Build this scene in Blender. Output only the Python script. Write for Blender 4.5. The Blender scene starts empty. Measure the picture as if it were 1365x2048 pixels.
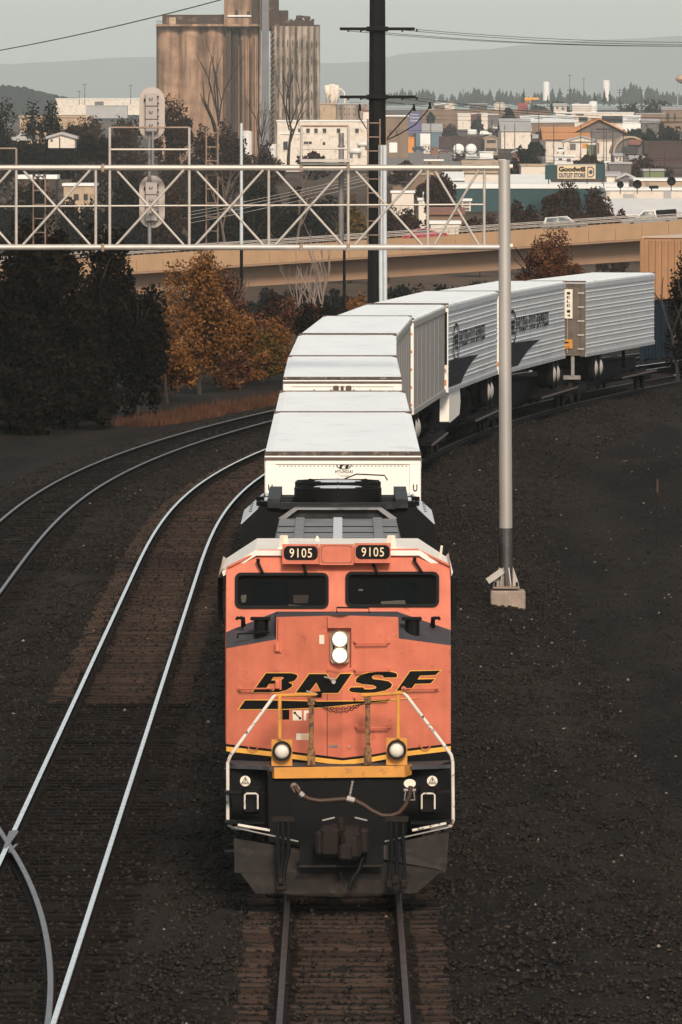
import bpy, math, random
import numpy as np
from mathutils import Vector, Matrix
from mathutils.geometry import tessellate_polygon
random.seed(7); rng = np.random.default_rng(7)
sc = bpy.context.scene
R = math.radians

# ---------------------------------------------------------------- camera
CAMZ, F, CX, CY, HOR = 10.5, 16000.0, 682.5, 1024.0, 250.0     # focal length and frame in photograph pixels
PITCH = math.atan((CY - HOR) / F)
cd = bpy.data.cameras.new("camera"); cam = bpy.data.objects.new("camera", cd); sc.collection.objects.link(cam)
cd.sensor_fit = 'AUTO'; cd.sensor_width = 36.0; cd.lens = F / 2048.0 * 36.0
cd.clip_start = 1.0; cd.clip_end = 60000.0
cam.location = (0, 0, CAMZ); cam.rotation_euler = (math.pi/2 - PITCH, 0, 0)
sc.camera = cam

# ---------------------------------------------------------------- sky, sun, exposure
SUN_EL, SUN_AZ = R(34), R(171)      # azimuth from +Y towards +X: behind the camera
w = bpy.data.worlds.new("World"); sc.world = w; w.use_nodes = True
nt = w.node_tree; nt.nodes.clear()
sky = nt.nodes.new('ShaderNodeTexSky'); sky.sky_type = 'NISHITA'; sky.sun_disc = False
sky.sun_elevation = SUN_EL; sky.sun_rotation = SUN_AZ
sky.altitude = 600; sky.air_density = 1.0; sky.dust_density = 1.7; sky.ozone_density = 1.0
hs = nt.nodes.new('ShaderNodeHueSaturation'); hs.inputs['Saturation'].default_value = 0.25
bg = nt.nodes.new('ShaderNodeBackground'); bg.inputs['Strength'].default_value = 0.15
wo = nt.nodes.new('ShaderNodeOutputWorld')
nt.links.new(sky.outputs[0], hs.inputs['Color']); tn = nt.nodes.new('ShaderNodeMix'); tn.data_type = 'RGBA'; tn.blend_type = 'MULTIPLY'; tn.inputs[0].default_value = 1.0; tn.inputs[7].default_value = (.955, 1.0, .985, 1)
nt.links.new(hs.outputs[0], tn.inputs[6]); nt.links.new(tn.outputs[2], bg.inputs[0]); nt.links.new(bg.outputs[0], wo.inputs[0])
sd = bpy.data.lights.new("sun", 'SUN'); sd.energy = 3.8; sd.angle = R(14); sd.color = (1.0, 0.86, 0.70)
so = bpy.data.objects.new("sun", sd); sc.collection.objects.link(so)
sdir = Vector((math.sin(SUN_AZ)*math.cos(SUN_EL), math.cos(SUN_AZ)*math.cos(SUN_EL), math.sin(SUN_EL)))
so.rotation_euler = sdir.to_track_quat('Z', 'Y').to_euler()
sc.view_settings.view_transform = 'Standard'; sc.view_settings.look = 'None'
sc.view_settings.gamma = 1.0; sc.view_settings.use_curve_mapping = False
sc.view_settings.exposure = 0.0
sc.cycles.max_bounces = 6; sc.cycles.diffuse_bounces = 3; sc.cycles.glossy_bounces = 3
sc.cycles.transmission_bounces = 4; sc.cycles.transparent_max_bounces = 8; sc.cycles.volume_bounces = 0
sc.cycles.use_denoising = True

# ---------------------------------------------------------------- helpers
COL = sc.collection
def W(x, y, d):
    """photograph pixel + distance along the ground from the camera -> point"""
    cp, sp = math.cos(PITCH), math.sin(PITCH)
    u, v = (x - CX)/F, -(y - CY)/F
    dy, dz = cp + v*sp, -sp + v*cp
    return Vector((u*d/dy, d, CAMZ + dz*d/dy))

def mat(name, c, rough=.6, metal=0., var=.15, scale=2., bump=0., bscale=30., c2=None, c2lo=.5, c2hi=.7, spec=.4, streak=0., emit=None, estr=0., stretch=None, alpha=1., orand=0., sscale=None):
    m = bpy.data.materials.new(name); m.use_nodes = True
    n = m.node_tree.nodes; l = m.node_tree.links
    b = n['Principled BSDF']; b.inputs['Roughness'].default_value = rough; b.inputs['Metallic'].default_value = metal
    b.inputs['Specular IOR Level'].default_value = spec
    if alpha < 1: b.inputs['Alpha'].default_value = alpha
    tc = n.new('ShaderNodeTexCoord'); mp = n.new('ShaderNodeMapping'); l.new(tc.outputs['Object'], mp.inputs['Vector'])
    if stretch: mp.inputs['Scale'].default_value = stretch
    def noise(sc_, det=6., vec=mp):
        t = n.new('ShaderNodeTexNoise'); t.inputs['Scale'].default_value = sc_; t.inputs['Detail'].default_value = det
        t.inputs['Roughness'].default_value = .62; l.new(vec.outputs[0], t.inputs['Vector']); return t
    def ramp(src, lo, hi, a, b_):
        r = n.new('ShaderNodeMapRange'); r.inputs[1].default_value = lo; r.inputs[2].default_value = hi
        r.inputs[3].default_value = a; r.inputs[4].default_value = b_; l.new(src, r.inputs[0]); return r.outputs[0]
    def mix(fac, a, b_, mode='MIX'):
        x = n.new('ShaderNodeMix'); x.data_type = 'RGBA'; x.blend_type = mode
        if isinstance(fac, float): x.inputs[0].default_value = fac
        else: l.new(fac, x.inputs[0])
        for i, q in ((6, a), (7, b_)):
            if isinstance(q, tuple): x.inputs[i].default_value = (*q[:3], 1)
            else: l.new(q, x.inputs[i])
        return x.outputs[2]
    t1 = noise(scale)
    lo = tuple(max(0, v*(1-var)) for v in c); hi = tuple(min(1, v*(1+var)) for v in c)
    col = mix(ramp(t1.outputs[0], .3, .7, 0, 1), lo, hi)
    if c2 is not None:
        t2 = noise(scale*2.3, 9.)
        col = mix(ramp(t2.outputs[0], c2lo, c2hi, 0, 1), col, tuple(c2))
    if streak > 0:
        mp2 = n.new('ShaderNodeMapping'); mp2.inputs['Scale'].default_value = (1, 1, .06); l.new(tc.outputs['Object'], mp2.inputs['Vector'])
        t3 = noise(sscale or scale*1.7, 7., mp2)
        col = mix(ramp(t3.outputs[0], .48 if not sscale else .43, .72 if not sscale else .62, 0, streak), col, tuple(v*(.28 if not sscale else .22) for v in c))
    if orand > 0:
        oi = n.new('ShaderNodeObjectInfo'); rr = ramp(oi.outputs['Random'], 0, 1, 1-orand, 1+orand*.6)
        cx_ = n.new('ShaderNodeCombineXYZ'); [l.new(rr, cx_.inputs[i]) for i in range(3)]
        col = mix(1.0, col, cx_.outputs[0], 'MULTIPLY')
    l.new(col, b.inputs['Base Color'])
    l.new(ramp(t1.outputs[0], .3, .7, max(0, rough-.08), min(1, rough+.08)), b.inputs['Roughness'])
    if bump > 0:
        t4 = noise(bscale, 5.); bp = n.new('ShaderNodeBump'); bp.inputs['Strength'].default_value = min(1., bump*1.0); bp.inputs['Distance'].default_value = bump*.1
        l.new(t4.outputs[0], bp.inputs['Height']); l.new(bp.outputs[0], b.inputs['Normal'])
    if emit: b.inputs['Emission Color'].default_value = (*emit, 1); b.inputs['Emission Strength'].default_value = estr
    return m

class MB:
    def __init__(s): s.v = []; s.f = []
    def add(s, vs, fs):
        o = len(s.v); s.v += [tuple(p) for p in vs]; s.f += [tuple(i+o for i in q) for q in fs]; return s
    def box(s, x0, x1, y0, y1, z0, z1, M=None):
        vs = [(x, y, z) for z in (z0, z1) for y in (y0, y1) for x in (x0, x1)]
        if M is not None: vs = [M @ Vector(p) for p in vs]
        return s.add(vs, [(0,2,3,1), (4,5,7,6), (0,1,5,4), (2,6,7,3), (0,4,6,2), (1,3,7,5)])
    def bev(s, x0, x1, y0, y1, z0, z1, b=.03):
        """box with chamfered edges"""
        vs = []; idx = {}
        for i, (X, sx) in enumerate(((x0, 1), (x1, -1))):
            for j, (Y, sy) in enumerate(((y0, 1), (y1, -1))):
                for k, (Z, sz) in enumerate(((z0, 1), (z1, -1))):
                    for a, p in enumerate(((X, Y+sy*b, Z+sz*b), (X+sx*b, Y, Z+sz*b), (X+sx*b, Y+sy*b, Z))):
                        idx[i, j, k, a] = len(vs); vs.append(p)
        g = lambda i, j, k, a: idx[i, j, k, a]; f = []
        for i in (0, 1): f.append((g(i,0,0,0), g(i,1,0,0), g(i,1,1,0), g(i,0,1,0)))
        for j in (0, 1): f.append((g(0,j,0,1), g(1,j,0,1), g(1,j,1,1), g(0,j,1,1)))
        for k in (0, 1): f.append((g(0,0,k,2), g(1,0,k,2), g(1,1,k,2), g(0,1,k,2)))
        for p in (0, 1):
            for q in (0, 1):
                f.append((g(p,q,0,0), g(p,q,1,0), g(p,q,1,1), g(p,q,0,1)))
                f.append((g(p,0,q,0), g(p,1,q,0), g(p,1,q,2), g(p,0,q,2)))
                f.append((g(0,p,q,1), g(1,p,q,1), g(1,p,q,2), g(0,p,q,2)))
        for i in (0,1):
            for j in (0,1):
                for k in (0,1): f.append((g(i,j,k,0), g(i,j,k,1), g(i,j,k,2)))
        return s.add(vs, f)
    def tube(s, pts, r, n=8, cap=True, r1=None):
        pts = [Vector(p) for p in pts]; m = len(pts); vs = []; fs = []
        up0 = None
        for i, p in enumerate(pts):
            t = (pts[min(i+1, m-1)] - pts[max(i-1, 0)]).normalized()
            if up0 is None: up0 = Vector((0,0,1)) if abs(t.z) < .9 else Vector((0,1,0))
            a = t.cross(up0)
            if a.length < 1e-4: a = t.cross(Vector((1,0,0)))
            a.normalize(); b = a.cross(t).normalized(); up0 = b
            if isinstance(r, (list, tuple)): rr = r[i]
            else: rr = r if r1 is None else r + (r1-r)*i/(m-1)
            for k in range(n):
                an = 2*math.pi*(k+.5)/n; vs.append(p + a*math.cos(an)*rr + b*math.sin(an)*rr)
        for i in range(m-1):
            for k in range(n):
                k2 = (k+1) % n; fs.append((i*n+k, i*n+k2, (i+1)*n+k2, (i+1)*n+k))
        if cap: fs += [tuple(range(n-1, -1, -1)), tuple(range((m-1)*n, m*n))]
        return s.add(vs, fs)
    def prism(s, poly, y0, y1, ax='y', M=None):
        """polygon given in two axes, extruded along the third"""
        n = len(poly)
        mk = {'y': lambda p, t: (p[0], t, p[1]), 'x': lambda p, t: (t, p[0], p[1]), 'z': lambda p, t: (p[0], p[1], t)}[ax]
        vs = [mk(p, y0) for p in poly] + [mk(p, y1) for p in poly]
        if M is not None: vs = [M @ Vector(p) for p in vs]
        return s.add(vs, [tuple(range(n)), tuple(range(2*n-1, n-1, -1))] + [(i, (i+1) % n, n+(i+1) % n, n+i) for i in range(n)])
    def plate(s, polys, fn, th=.02):
        """outline(s) with holes in a 2-D space; fn(u, v, off) maps to 3-D, off towards the viewer"""
        ps = [[Vector((p[0], p[1], 0)) for p in q] for q in polys]
        tri = tessellate_polygon(ps); flat = [p for q in polys for p in q]; n = len(flat)
        vs = [fn(p[0], p[1], 0.) for p in flat]; fs = [tuple(t) for t in tri]
        if th:
            vs += [fn(p[0], p[1], -th) for p in flat]; fs += [tuple(i+n for i in reversed(t)) for t in tri]; o = 0
            for q in polys:
                k = len(q)
                for i in range(k): a, b = o+i, o+(i+1) % k; fs.append((a, b, b+n, a+n))
                o += k
        return s.add(vs, fs)
    def lathe(s, prof, c=(0,0,0), n=20, ax='z'):
        vs = []; fs = []; m = len(prof)
        for r, h in prof:
            for k in range(n):
                a = 2*math.pi*k/n; x, y = r*math.cos(a), r*math.sin(a)
                p = {'z': (x, y, h), 'y': (x, h, y), 'x': (h, x, y)}[ax]
                vs.append((p[0]+c[0], p[1]+c[1], p[2]+c[2]))
        for i in range(m-1):
            for k in range(n):
                k2 = (k+1) % n; fs.append((i*n+k, i*n+k2, (i+1)*n+k2, (i+1)*n+k))
        fs += [tuple(range(n-1, -1, -1)), tuple(range((m-1)*n, m*n))]
        return s.add(vs, fs)
    def mesh(s, name, m, smooth=None):
        me = bpy.data.meshes.new(name); me.from_pydata([tuple(p) for p in s.v], [], s.f); me.materials.append(m)
        if smooth is not None:
            me.polygons.foreach_set('use_smooth', [True]*len(me.polygons)); me.set_sharp_from_angle(angle=R(smooth))
        me.update(); return me
    def build(s, name, m, parent=None, smooth=None, loc=None):
        o = bpy.data.objects.new(name, s.mesh(name, m, smooth)); COL.objects.link(o)
        if parent is not None: o.parent = parent
        if loc is not None: o.location = loc
        return o
def npmesh(name, V, Q, m, parent=None, smooth=False):
    """numpy vertices and equal-size faces -> object"""
    me = bpy.data.meshes.new(name); k = Q.shape[1]
    me.vertices.add(len(V)); me.vertices.foreach_set('co', V.astype(np.float32).ravel())
    me.loops.add(Q.size); me.loops.foreach_set('vertex_index', Q.astype(np.int32).ravel())
    me.polygons.add(len(Q)); me.polygons.foreach_set('loop_start', np.arange(0, Q.size, k, dtype=np.int32))
    if smooth: me.polygons.foreach_set('use_smooth', np.ones(len(Q), dtype=bool))
    me.update(calc_edges=True); me.materials.append(m)
    o = bpy.data.objects.new(name, me); COL.objects.link(o)
    if parent is not None: o.parent = parent
    return o
def tag(o, label, cat, group=None):
    o['label'] = label; o['category'] = cat
    if group: o['group'] = group
    return o
def struct(o, kind='structure'): o['kind'] = kind; return o
def thing(name, label, cat, loc=(0,0,0), rz=0., group=None):
    o = bpy.data.objects.new(name, None); COL.objects.link(o); o.location = loc; o.rotation_euler = (0, 0, rz)
    o.empty_display_size = .3
    return tag(o, label, cat, group)
def link_copy(src, name, parent=None, loc=None):
    c = bpy.data.objects.new(name, src.data); COL.objects.link(c)
    c.parent = parent
    if loc is not None: c.location = loc
    return c
KIDS = {}
def copy_tree(o, parent=None):
    c = o.copy(); COL.objects.link(c)
    if parent is not None: c.parent = parent
    for ch in [x for x in o.children]: copy_tree(ch, c)
    return c
def text2d(body, size=1., shear=0., offset=0., spacing=1.):
    """built-in font -> flat vertices (x, y) and faces, centred"""
    cu = bpy.data.curves.new('t', 'FONT'); cu.body = body; cu.size = size; cu.shear = shear; cu.offset = offset
    cu.space_character = spacing; cu.align_x = 'CENTER'; cu.align_y = 'CENTER'; cu.resolution_u = 3
    ob = bpy.data.objects.new('t', cu); COL.objects.link(ob)
    dg = bpy.context.evaluated_depsgraph_get(); me = ob.evaluated_get(dg).to_mesh()
    vs = [(v.co.x, v.co.y) for v in me.vertices]; fs = [tuple(p.vertices) for p in me.polygons]
    ob.evaluated_get(dg).to_mesh_clear(); bpy.data.objects.remove(ob); bpy.data.curves.remove(cu)
    if vs:
        xs = [v[0] for v in vs]; ys = [v[1] for v in vs]; mx, my = (min(xs)+max(xs))/2, (min(ys)+max(ys))/2
        vs = [(v[0]-mx, v[1]-my) for v in vs]
    return vs, fs
def text_fit(body, w_, h_, fn, **k):
    """text stretched to w_ x h_, each point mapped by fn(x, y)"""
    vs, fs = text2d(body, **k); b = MB()
    sx = w_/(max(v[0] for v in vs)-min(v[0] for v in vs)); sy = h_/(max(v[1] for v in vs)-min(v[1] for v in vs))
    return b.add([fn(v[0]*sx, v[1]*sy) for v in vs], fs)
def rrect(x0, x1, y0, y1, r, n=5):
    out = []
    for cx, cy, a0 in ((x1-r, y1-r, 0), (x0+r, y1-r, 90), (x0+r, y0+r, 180), (x1-r, y0+r, 270)):
        for i in range(n+1): a = R(a0 + 90*i/n); out.append((cx+r*math.cos(a), cy+r*math.sin(a)))
    return out
def ell(cx, cy, rx, ry, n=24): return [(cx+rx*math.cos(2*math.pi*i/n), cy+ry*math.sin(2*math.pi*i/n)) for i in range(n)]
def offset_poly(p, t):
    n = len(p); out = []; area = sum(p[i][0]*p[(i+1) % n][1]-p[(i+1) % n][0]*p[i][1] for i in range(n)); sg = 1 if area > 0 else -1
    for i in range(n):
        a, b, c = Vector(p[i-1]), Vector(p[i]), Vector(p[(i+1) % n])
        e1 = (b-a).normalized(); e2 = (c-b).normalized(); n1 = Vector((e1.y, -e1.x))*sg; n2 = Vector((e2.y, -e2.x))*sg
        m_ = n1+n2; L_ = m_.length
        if L_ < .3: q = b + n1*t
        else: m_ /= L_; q = b + m_*(t/max(.45, m_.dot(n1)))
        out.append((q.x, q.y))
    return out

# ---------------------------------------------------------------- materials
M = {}
M['orange'] = mat('orange_paint', (.53,.142,.081), .45, var=.13, scale=2.6, c2=(.25,.066,.041), c2lo=.60, c2hi=.80, bump=.03, bscale=60, spec=.3, streak=.16)
M['roofwhite'] = mat('cream_roof_paint', (.74,.66,.58), .5, var=.08, scale=3, c2=(.45,.36,.29), c2lo=.58, c2hi=.8)
M['noseGrey'] = mat('grey_antiglare', (.052,.050,.056), .7, var=.25, scale=4, spec=.2)
M['black'] = mat('black_paint', (.003,.0027,.0027), .65, var=.4, scale=3, c2=(.011,.0075,.006), c2lo=.55, c2hi=.8, spec=.15)
M['blackflat'] = mat('black_marking', (.006,.0055,.0055), .6, var=.2, spec=.12)
M['plow'] = mat('worn_plow_steel', (.018,.014,.012), .65, var=.4, scale=3, c2=(.050,.034,.026), c2lo=.52, c2hi=.75, streak=.4, spec=.2)
M['iron'] = mat('rusty_iron', (.012,.0075,.006), .75, var=.5, scale=8, c2=(.05,.034,.03), c2lo=.6, c2hi=.75, spec=.2)
M['yellow'] = mat('yellow_paint', (.54,.225,.036), .5, var=.12, scale=3, c2=(.20,.085,.03), c2lo=.56, c2hi=.72)
M['rustyellow'] = mat('rusty_yellow_post', (.22,.10,.032), .6, var=.3, scale=6, c2=(.05,.025,.014), c2lo=.46, c2hi=.60)
M['yelline'] = mat('yellow_line', (.75,.36,.06), .5, var=.08)
M['whiterail'] = mat('white_handrail_paint', (.62,.54,.47), .5, var=.1, scale=5, c2=(.08,.05,.035), c2lo=.57, c2hi=.63)
M['cream'] = mat('cream_sticker', (.72,.62,.50), .5, var=.06)
M['digit'] = mat('lit_number_digit', (.62,.47,.32), .5, emit=(1,.76,.48), estr=.12)
M['lensOn'] = mat('lit_headlight', (.9,.8,.6), .2, emit=(1,.80,.52), estr=.85)
M['lensOff'] = mat('ditch_light_glass', (.62,.54,.46), .15, var=.1, scale=20, bump=.1, bscale=40, emit=(1,.8,.6), estr=.12)
M['metal'] = mat('plain_metal', (.42,.38,.34), .4, .7, var=.15, scale=6)
M['glass'] = mat('cab_glass', (.004,.005,.005), .05, var=.1, alpha=.45, spec=.22)
M['seat'] = mat('dark_interior', (.008,.006,.006), .8, spec=.1)
M['rubber'] = mat('brown_rubber_hose', (.045,.021,.012), .6, var=.2, scale=6)
M['hoodgrey'] = mat('dusty_grey_hood', (.20,.19,.19), .6, var=.3, scale=1.2, c2=(.06,.055,.055), c2lo=.45, c2hi=.65, stretch=(.6, 5, 1))
M['hooddark'] = mat('sooty_hood', (.012,.011,.011), .6, spec=.2, var=.3, scale=2, c2=(.05,.046,.043), c2lo=.52, c2hi=.75, stretch=(.6, 4, 1))
M['radtop'] = mat('pale_radiator_panel', (.50,.51,.52), .5, var=.08, scale=2)
M['trailerwhite'] = mat('trailer_roof_white', (.80,.80,.79), .45, var=.05, scale=.6, c2=(.50,.49,.46), c2lo=.58, c2hi=.80, stretch=(1, .5, 1))
M['trailerfront'] = mat('trailer_front_cream', (.80,.73,.65), .5, var=.05, scale=1, c2=(.62,.52,.43), c2lo=.62, c2hi=.85)
M['trailerside'] = mat('trailer_side_aluminium', (.44,.44,.45), .5, .1, var=.12, scale=2, streak=.12)
M['trailergrey'] = mat('trailer_plain_grey', (.30,.265,.24), .55, var=.08, scale=1.5, streak=.15)
M['seam'] = mat('dirty_seam', (.10,.07,.05), .8, var=.3)
M['darkdoor'] = mat('quilted_steel_door', (.15,.115,.09), .45, .4, var=.15, scale=3)
M['tyre'] = mat('tyre', (.007,.007,.007), .85, spec=.1)
M['hub'] = mat('white_wheel_hub', (.36,.32,.29), .4, var=.1)
M['under'] = mat('dark_underframe', (.006,.005,.0045), .8, var=.4, scale=2, spec=.08)
M['orangelens'] = mat('orange_marker', (.65,.20,.05), .4)
M['galv'] = mat('galvanised_steel', (.46,.40,.35), .42, .35, var=.10, scale=2.5, c2=(.34,.28,.24), c2lo=.55, c2hi=.8)
M['sleeve'] = mat('darker_post_sleeve', (.17,.15,.14), .25, .85, var=.08)
M['galvpost'] = mat('galvanised_post', (.44,.39,.35), .36, .45, var=.05, scale=1.5, stretch=(1, 1, .2))
M['rust'] = mat('rusting_galvanised', (.28,.20,.15), .55, .3, var=.2, scale=4, c2=(.20,.11,.07), c2lo=.5, c2hi=.7)
M['concretebase'] = mat('stained_concrete', (.27,.20,.16), .85, var=.2, scale=3, bump=.15, bscale=25, c2=(.44,.36,.30), c2lo=.58, c2hi=.7)
M['railtop'] = mat('polished_rail_head', (.62,.60,.58), .22, 1., var=.06, scale=3)
M['raildull'] = mat('dull_rail_head', (.17,.15,.135), .42, .9, var=.15, scale=3)
M['raildark'] = mat('dark_rail_head', (.040,.032,.027), .5, .6, var=.25, scale=3, spec=.2)
M['railrust'] = mat('rusty_rail_web', (.012,.008,.006), .85, var=.3, scale=3, spec=.08)
M['tie'] = mat('weathered_brown_tie', (.058,.037,.027), .9, spec=.05, orand=.32, var=.35, scale=2.5, bump=.15, bscale=12, stretch=(.3, 4, 4), c2=(.020,.0135,.011), c2lo=.48, c2hi=.66)
M['tiedark'] = mat('dark_creosote_tie', (.010,.0078,.0065), .9, spec=.04, orand=.4, var=.35, scale=2.5, bump=.15, bscale=12, stretch=(.3, 4, 4))
# ================================================================ track geometry
KAP, C0, C1 = .00184, 185., 235.          # curvature and its easing, to the right
_D = np.arange(40., 460., .5); _k = KAP*np.clip((_D-C0)/(C1-C0), 0, 1)
_s = np.concatenate([[0], np.cumsum((_k[1:]+_k[:-1])*.25)]); _x = np.concatenate([[0], np.cumsum((_s[1:]+_s[:-1])*.25)])
def xm(d): return float(np.interp(d, _D, _x)) + .03
def slope(d): return float(np.interp(d, _D, _s))
def path(d, off=0.):
    """point on the line 'off' metres to the right of the main track's centre"""
    s = slope(d); n = math.hypot(1, s)
    return Vector((xm(d) + off/n, d - off*s/n, 0))
T2 = -4.15
def off3(d):
    a = .0017*(d-87)**2 if d > 87 else 0.
    if d < 116: q = a
    elif d < 136: q = .0017*29**2 + .0986*(d-116)
    else:
        t = min(1, (d-136)/30); q = .0017*29**2 + .0986*20 + .0986*30*(t - t*t/2)*.62
    return T2 - q

def smooth(a, b, t):
    t = np.clip((t-a)/(b-a), 0, 1); return t*t*(3-2*t)
def zground(X, D):
    """terrain height; rail tops on the near tracks are at 0"""
    X = np.asarray(X, float); D = np.asarray(D, float)
    u = X - np.interp(D, _D, _x)
    near = -.208 - .32*smooth(2.6, 6.0, u) - .6*smooth(10.2, 15, -u) + .55*smooth(16, 30, u)
    near = near + .05*np.sin(X*1.3+D*.21)*smooth(3, 6, u) + 1.0*np.exp(-((X-11.6)/2.6)**2-((D-247)/11)**2)
    far = np.interp(D, [0, 360, 520, 700, 1000, 1180, 1320, 1700, 3000, 3500, 4200, 5000, 6000, 7500, 14000],
                       [0, 0, -4, -8.5, -8.5, -7, -3.0, -.6, .4, 1.5, 5, 12, 22, 24, 10])
    return near*(1-smooth(330, 480, D)) + far*smooth(330, 480, D)

# ---------------------------------------------------------------- ground sheet
def ground_mat():
    m = bpy.data.materials.new('ground_dirt'); m.use_nodes = True; n = m.node_tree.nodes; l = m.node_tree.links
    b = n['Principled BSDF']; b.inputs['Roughness'].default_value = .9; b.inputs['Specular IOR Level'].default_value = .04
    tc = n.new('ShaderNodeTexCoord')
    def mp(s):
        q = n.new('ShaderNodeMapping'); q.inputs['Scale'].default_value = s; l.new(tc.outputs['Object'], q.inputs['Vector']); return q
    def noise(q, s, det=6):
        t = n.new('ShaderNodeTexNoise'); t.inputs['Scale'].default_value = s; t.inputs['Detail'].default_value = det; t.inputs['Roughness'].default_value = .65
        l.new(q.outputs[0], t.inputs['Vector']); return t.outputs[0]
    def rng_(src, a, b_, c=0., d=1.):
        r = n.new('ShaderNodeMapRange'); r.inputs[1].default_value = a; r.inputs[2].default_value = b_; r.inputs[3].default_value = c; r.inputs[4].default_value = d
        l.new(src, r.inputs[0]); return r.outputs[0]
    def mix(f, a, b_):
        x = n.new('ShaderNodeMix'); x.data_type = 'RGBA'; l.new(f, x.inputs[0])
        for i, q in ((6, a), (7, b_)):
            if isinstance(q, tuple): x.inputs[i].default_value = (*q, 1)
            else: l.new(q, x.inputs[i])
        return x.outputs[2]
    iso = mp((1, 1, 1)); lng = mp((1, .12, 1))
    c = mix(rng_(noise(lng, .30), .42, .60), (.0065,.0054,.005), (.025,.0195,.0155))          # damp and dry dirt
    c = mix(rng_(noise(iso, 9., 8), .45, .75), c, (.034,.027,.022))                      # gravel specks
    c = mix(rng_(noise(iso, 22., 3), .66, .74), c, (.10,.078,.062))
    sp = n.new('ShaderNodeSeparateXYZ'); l.new(tc.outputs['Object'], sp.inputs[0])
    far = mix(rng_(noise(mp((.02, .004, 1)), 1.0, 8), .35, .65), (.050,.030,.020), (.115,.078,.054))  # dry grass and lots
    far = mix(rng_(noise(mp((.05, .01, 1)), 1.0, 8), .52, .66), far, (.022,.015,.011))
    l.new(mix(rng_(sp.outputs['Y'], 430, 640), c, far), b.inputs['Base Color'])
    bp = n.new('ShaderNodeBump'); bp.inputs['Strength'].default_value = .9; bp.inputs['Distance'].default_value = .06
    l.new(noise(iso, 14., 6), bp.inputs['Height']); l.new(bp.outputs[0], b.inputs['Normal'])
    return m
xs = np.unique(np.concatenate([np.linspace(-2500, -60, 40), np.linspace(-60, -16, 30), np.arange(-16, 26, .4), np.linspace(26, 80, 30), np.linspace(80, 2500, 40)]))
ds = np.unique(np.concatenate([np.linspace(20, 92, 10), np.arange(92, 340, 1.), np.arange(340, 1400, 20), np.linspace(1400, 15000, 120)]))
XX, DD = np.meshgrid(xs, ds); ZZ = zground(XX, DD)
ZZ = ZZ + np.where((DD < 340) & (np.abs(XX) < 26), rng.normal(0, .018, XX.shape), 0)
V = np.stack([XX.ravel(), DD.ravel(), ZZ.ravel()], 1); nx, nd = len(xs), len(ds)
I = (np.arange(nd-1)[:, None]*nx + np.arange(nx-1)[None, :]).ravel()
Q = np.stack([I, I+1, I+nx+1, I+nx], 1)
struct(npmesh('ground', V, Q, ground_mat(), smooth=True))

# ---------------------------------------------------------------- ballast stones (stuff)
def stones(n, d0, d1, ufun, size, pw):
    t = rng.random(n)**pw; D = d0 + (d1-d0)*t; U = ufun(n, D)
    X = U + np.interp(D, _D, _x); Z = zground(X, D) + .012
    base = np.array([[1,0,0],[-1,0,0],[0,1,0],[0,-1,0],[0,0,1],[0,0,-1]], float)
    fac = np.array([[0,2,4],[2,1,4],[1,3,4],[3,0,4],[2,0,5],[1,2,5],[3,1,5],[0,3,5]])
    s = size*(.55 + .8*rng.random((n, 1, 1)))*(.6 + .7*rng.random((n, 6, 1)))
    a = rng.random(n)*6.28; ca, sa = np.cos(a), np.sin(a)
    P = base[None]*s; P[:, :, 2] *= .75; P = P + rng.normal(0, size*.16, P.shape)
    x = P[:,:,0]*ca[:,None]-P[:,:,1]*sa[:,None]; y = P[:,:,0]*sa[:,None]+P[:,:,1]*ca[:,None]
    P = np.stack([x + X[:,None], y + D[:,None], P[:,:,2] + Z[:,None]], 2)
    return P.reshape(-1, 3), (np.arange(n)[:, None, None]*6 + fac[None]).reshape(-1, 3)
M['ballast'] = mat('ballast_stone', (.0205,.0165,.0145), .9, var=.8, scale=5.5, c2=(.115,.083,.066), c2lo=.57, c2hi=.72, spec=.05)
Va, Qa = stones(62000, 91, 200, lambda n, D: rng.uniform(-10.5, 5.2, n), .040, 1.25)
Vb, Qb = stones(26000, 195, 330, lambda n, D: rng.uniform(-11., 5.5, n), .055, 1.2)
Vd, Qd = stones(34000, 93, 270, lambda n, D: 4.5+rng.random(n)**1.4*10.5, .026, 1.3)
Ve, Qe = stones(3000, 91, 250, lambda n, D: np.where(rng.random(n) < .5, rng.normal(0, .7, n), rng.normal(T2, .9, n)), .034, 1.2); Ve[:, 2] += .075
o = npmesh('ballast', np.vstack([Va, Vb, Vd, Ve]), np.vstack([Qa, Qb+len(Va), Qd+len(Va)+len(Vb), Qe+len(Va)+len(Vb)+len(Vd)]), M['ballast']); struct(o, 'stuff')
o['label'] = 'dark crushed stone ballast around the tracks'
M['litter'] = mat('pale_pebble', (.20,.155,.125), .8, var=.7, scale=1.)
Vc, Qc = stones(420, 92, 280, lambda n, D: np.where(rng.random(n) < .7, rng.uniform(2.5, 13, n), rng.uniform(-11, 5, n)), .034, 1.1)
o = npmesh('pale_pebbles', Vc, Qc, M['litter']); struct(o, 'stuff'); o['label'] = 'scattered pale pebbles and litter on the dirt'

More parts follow.
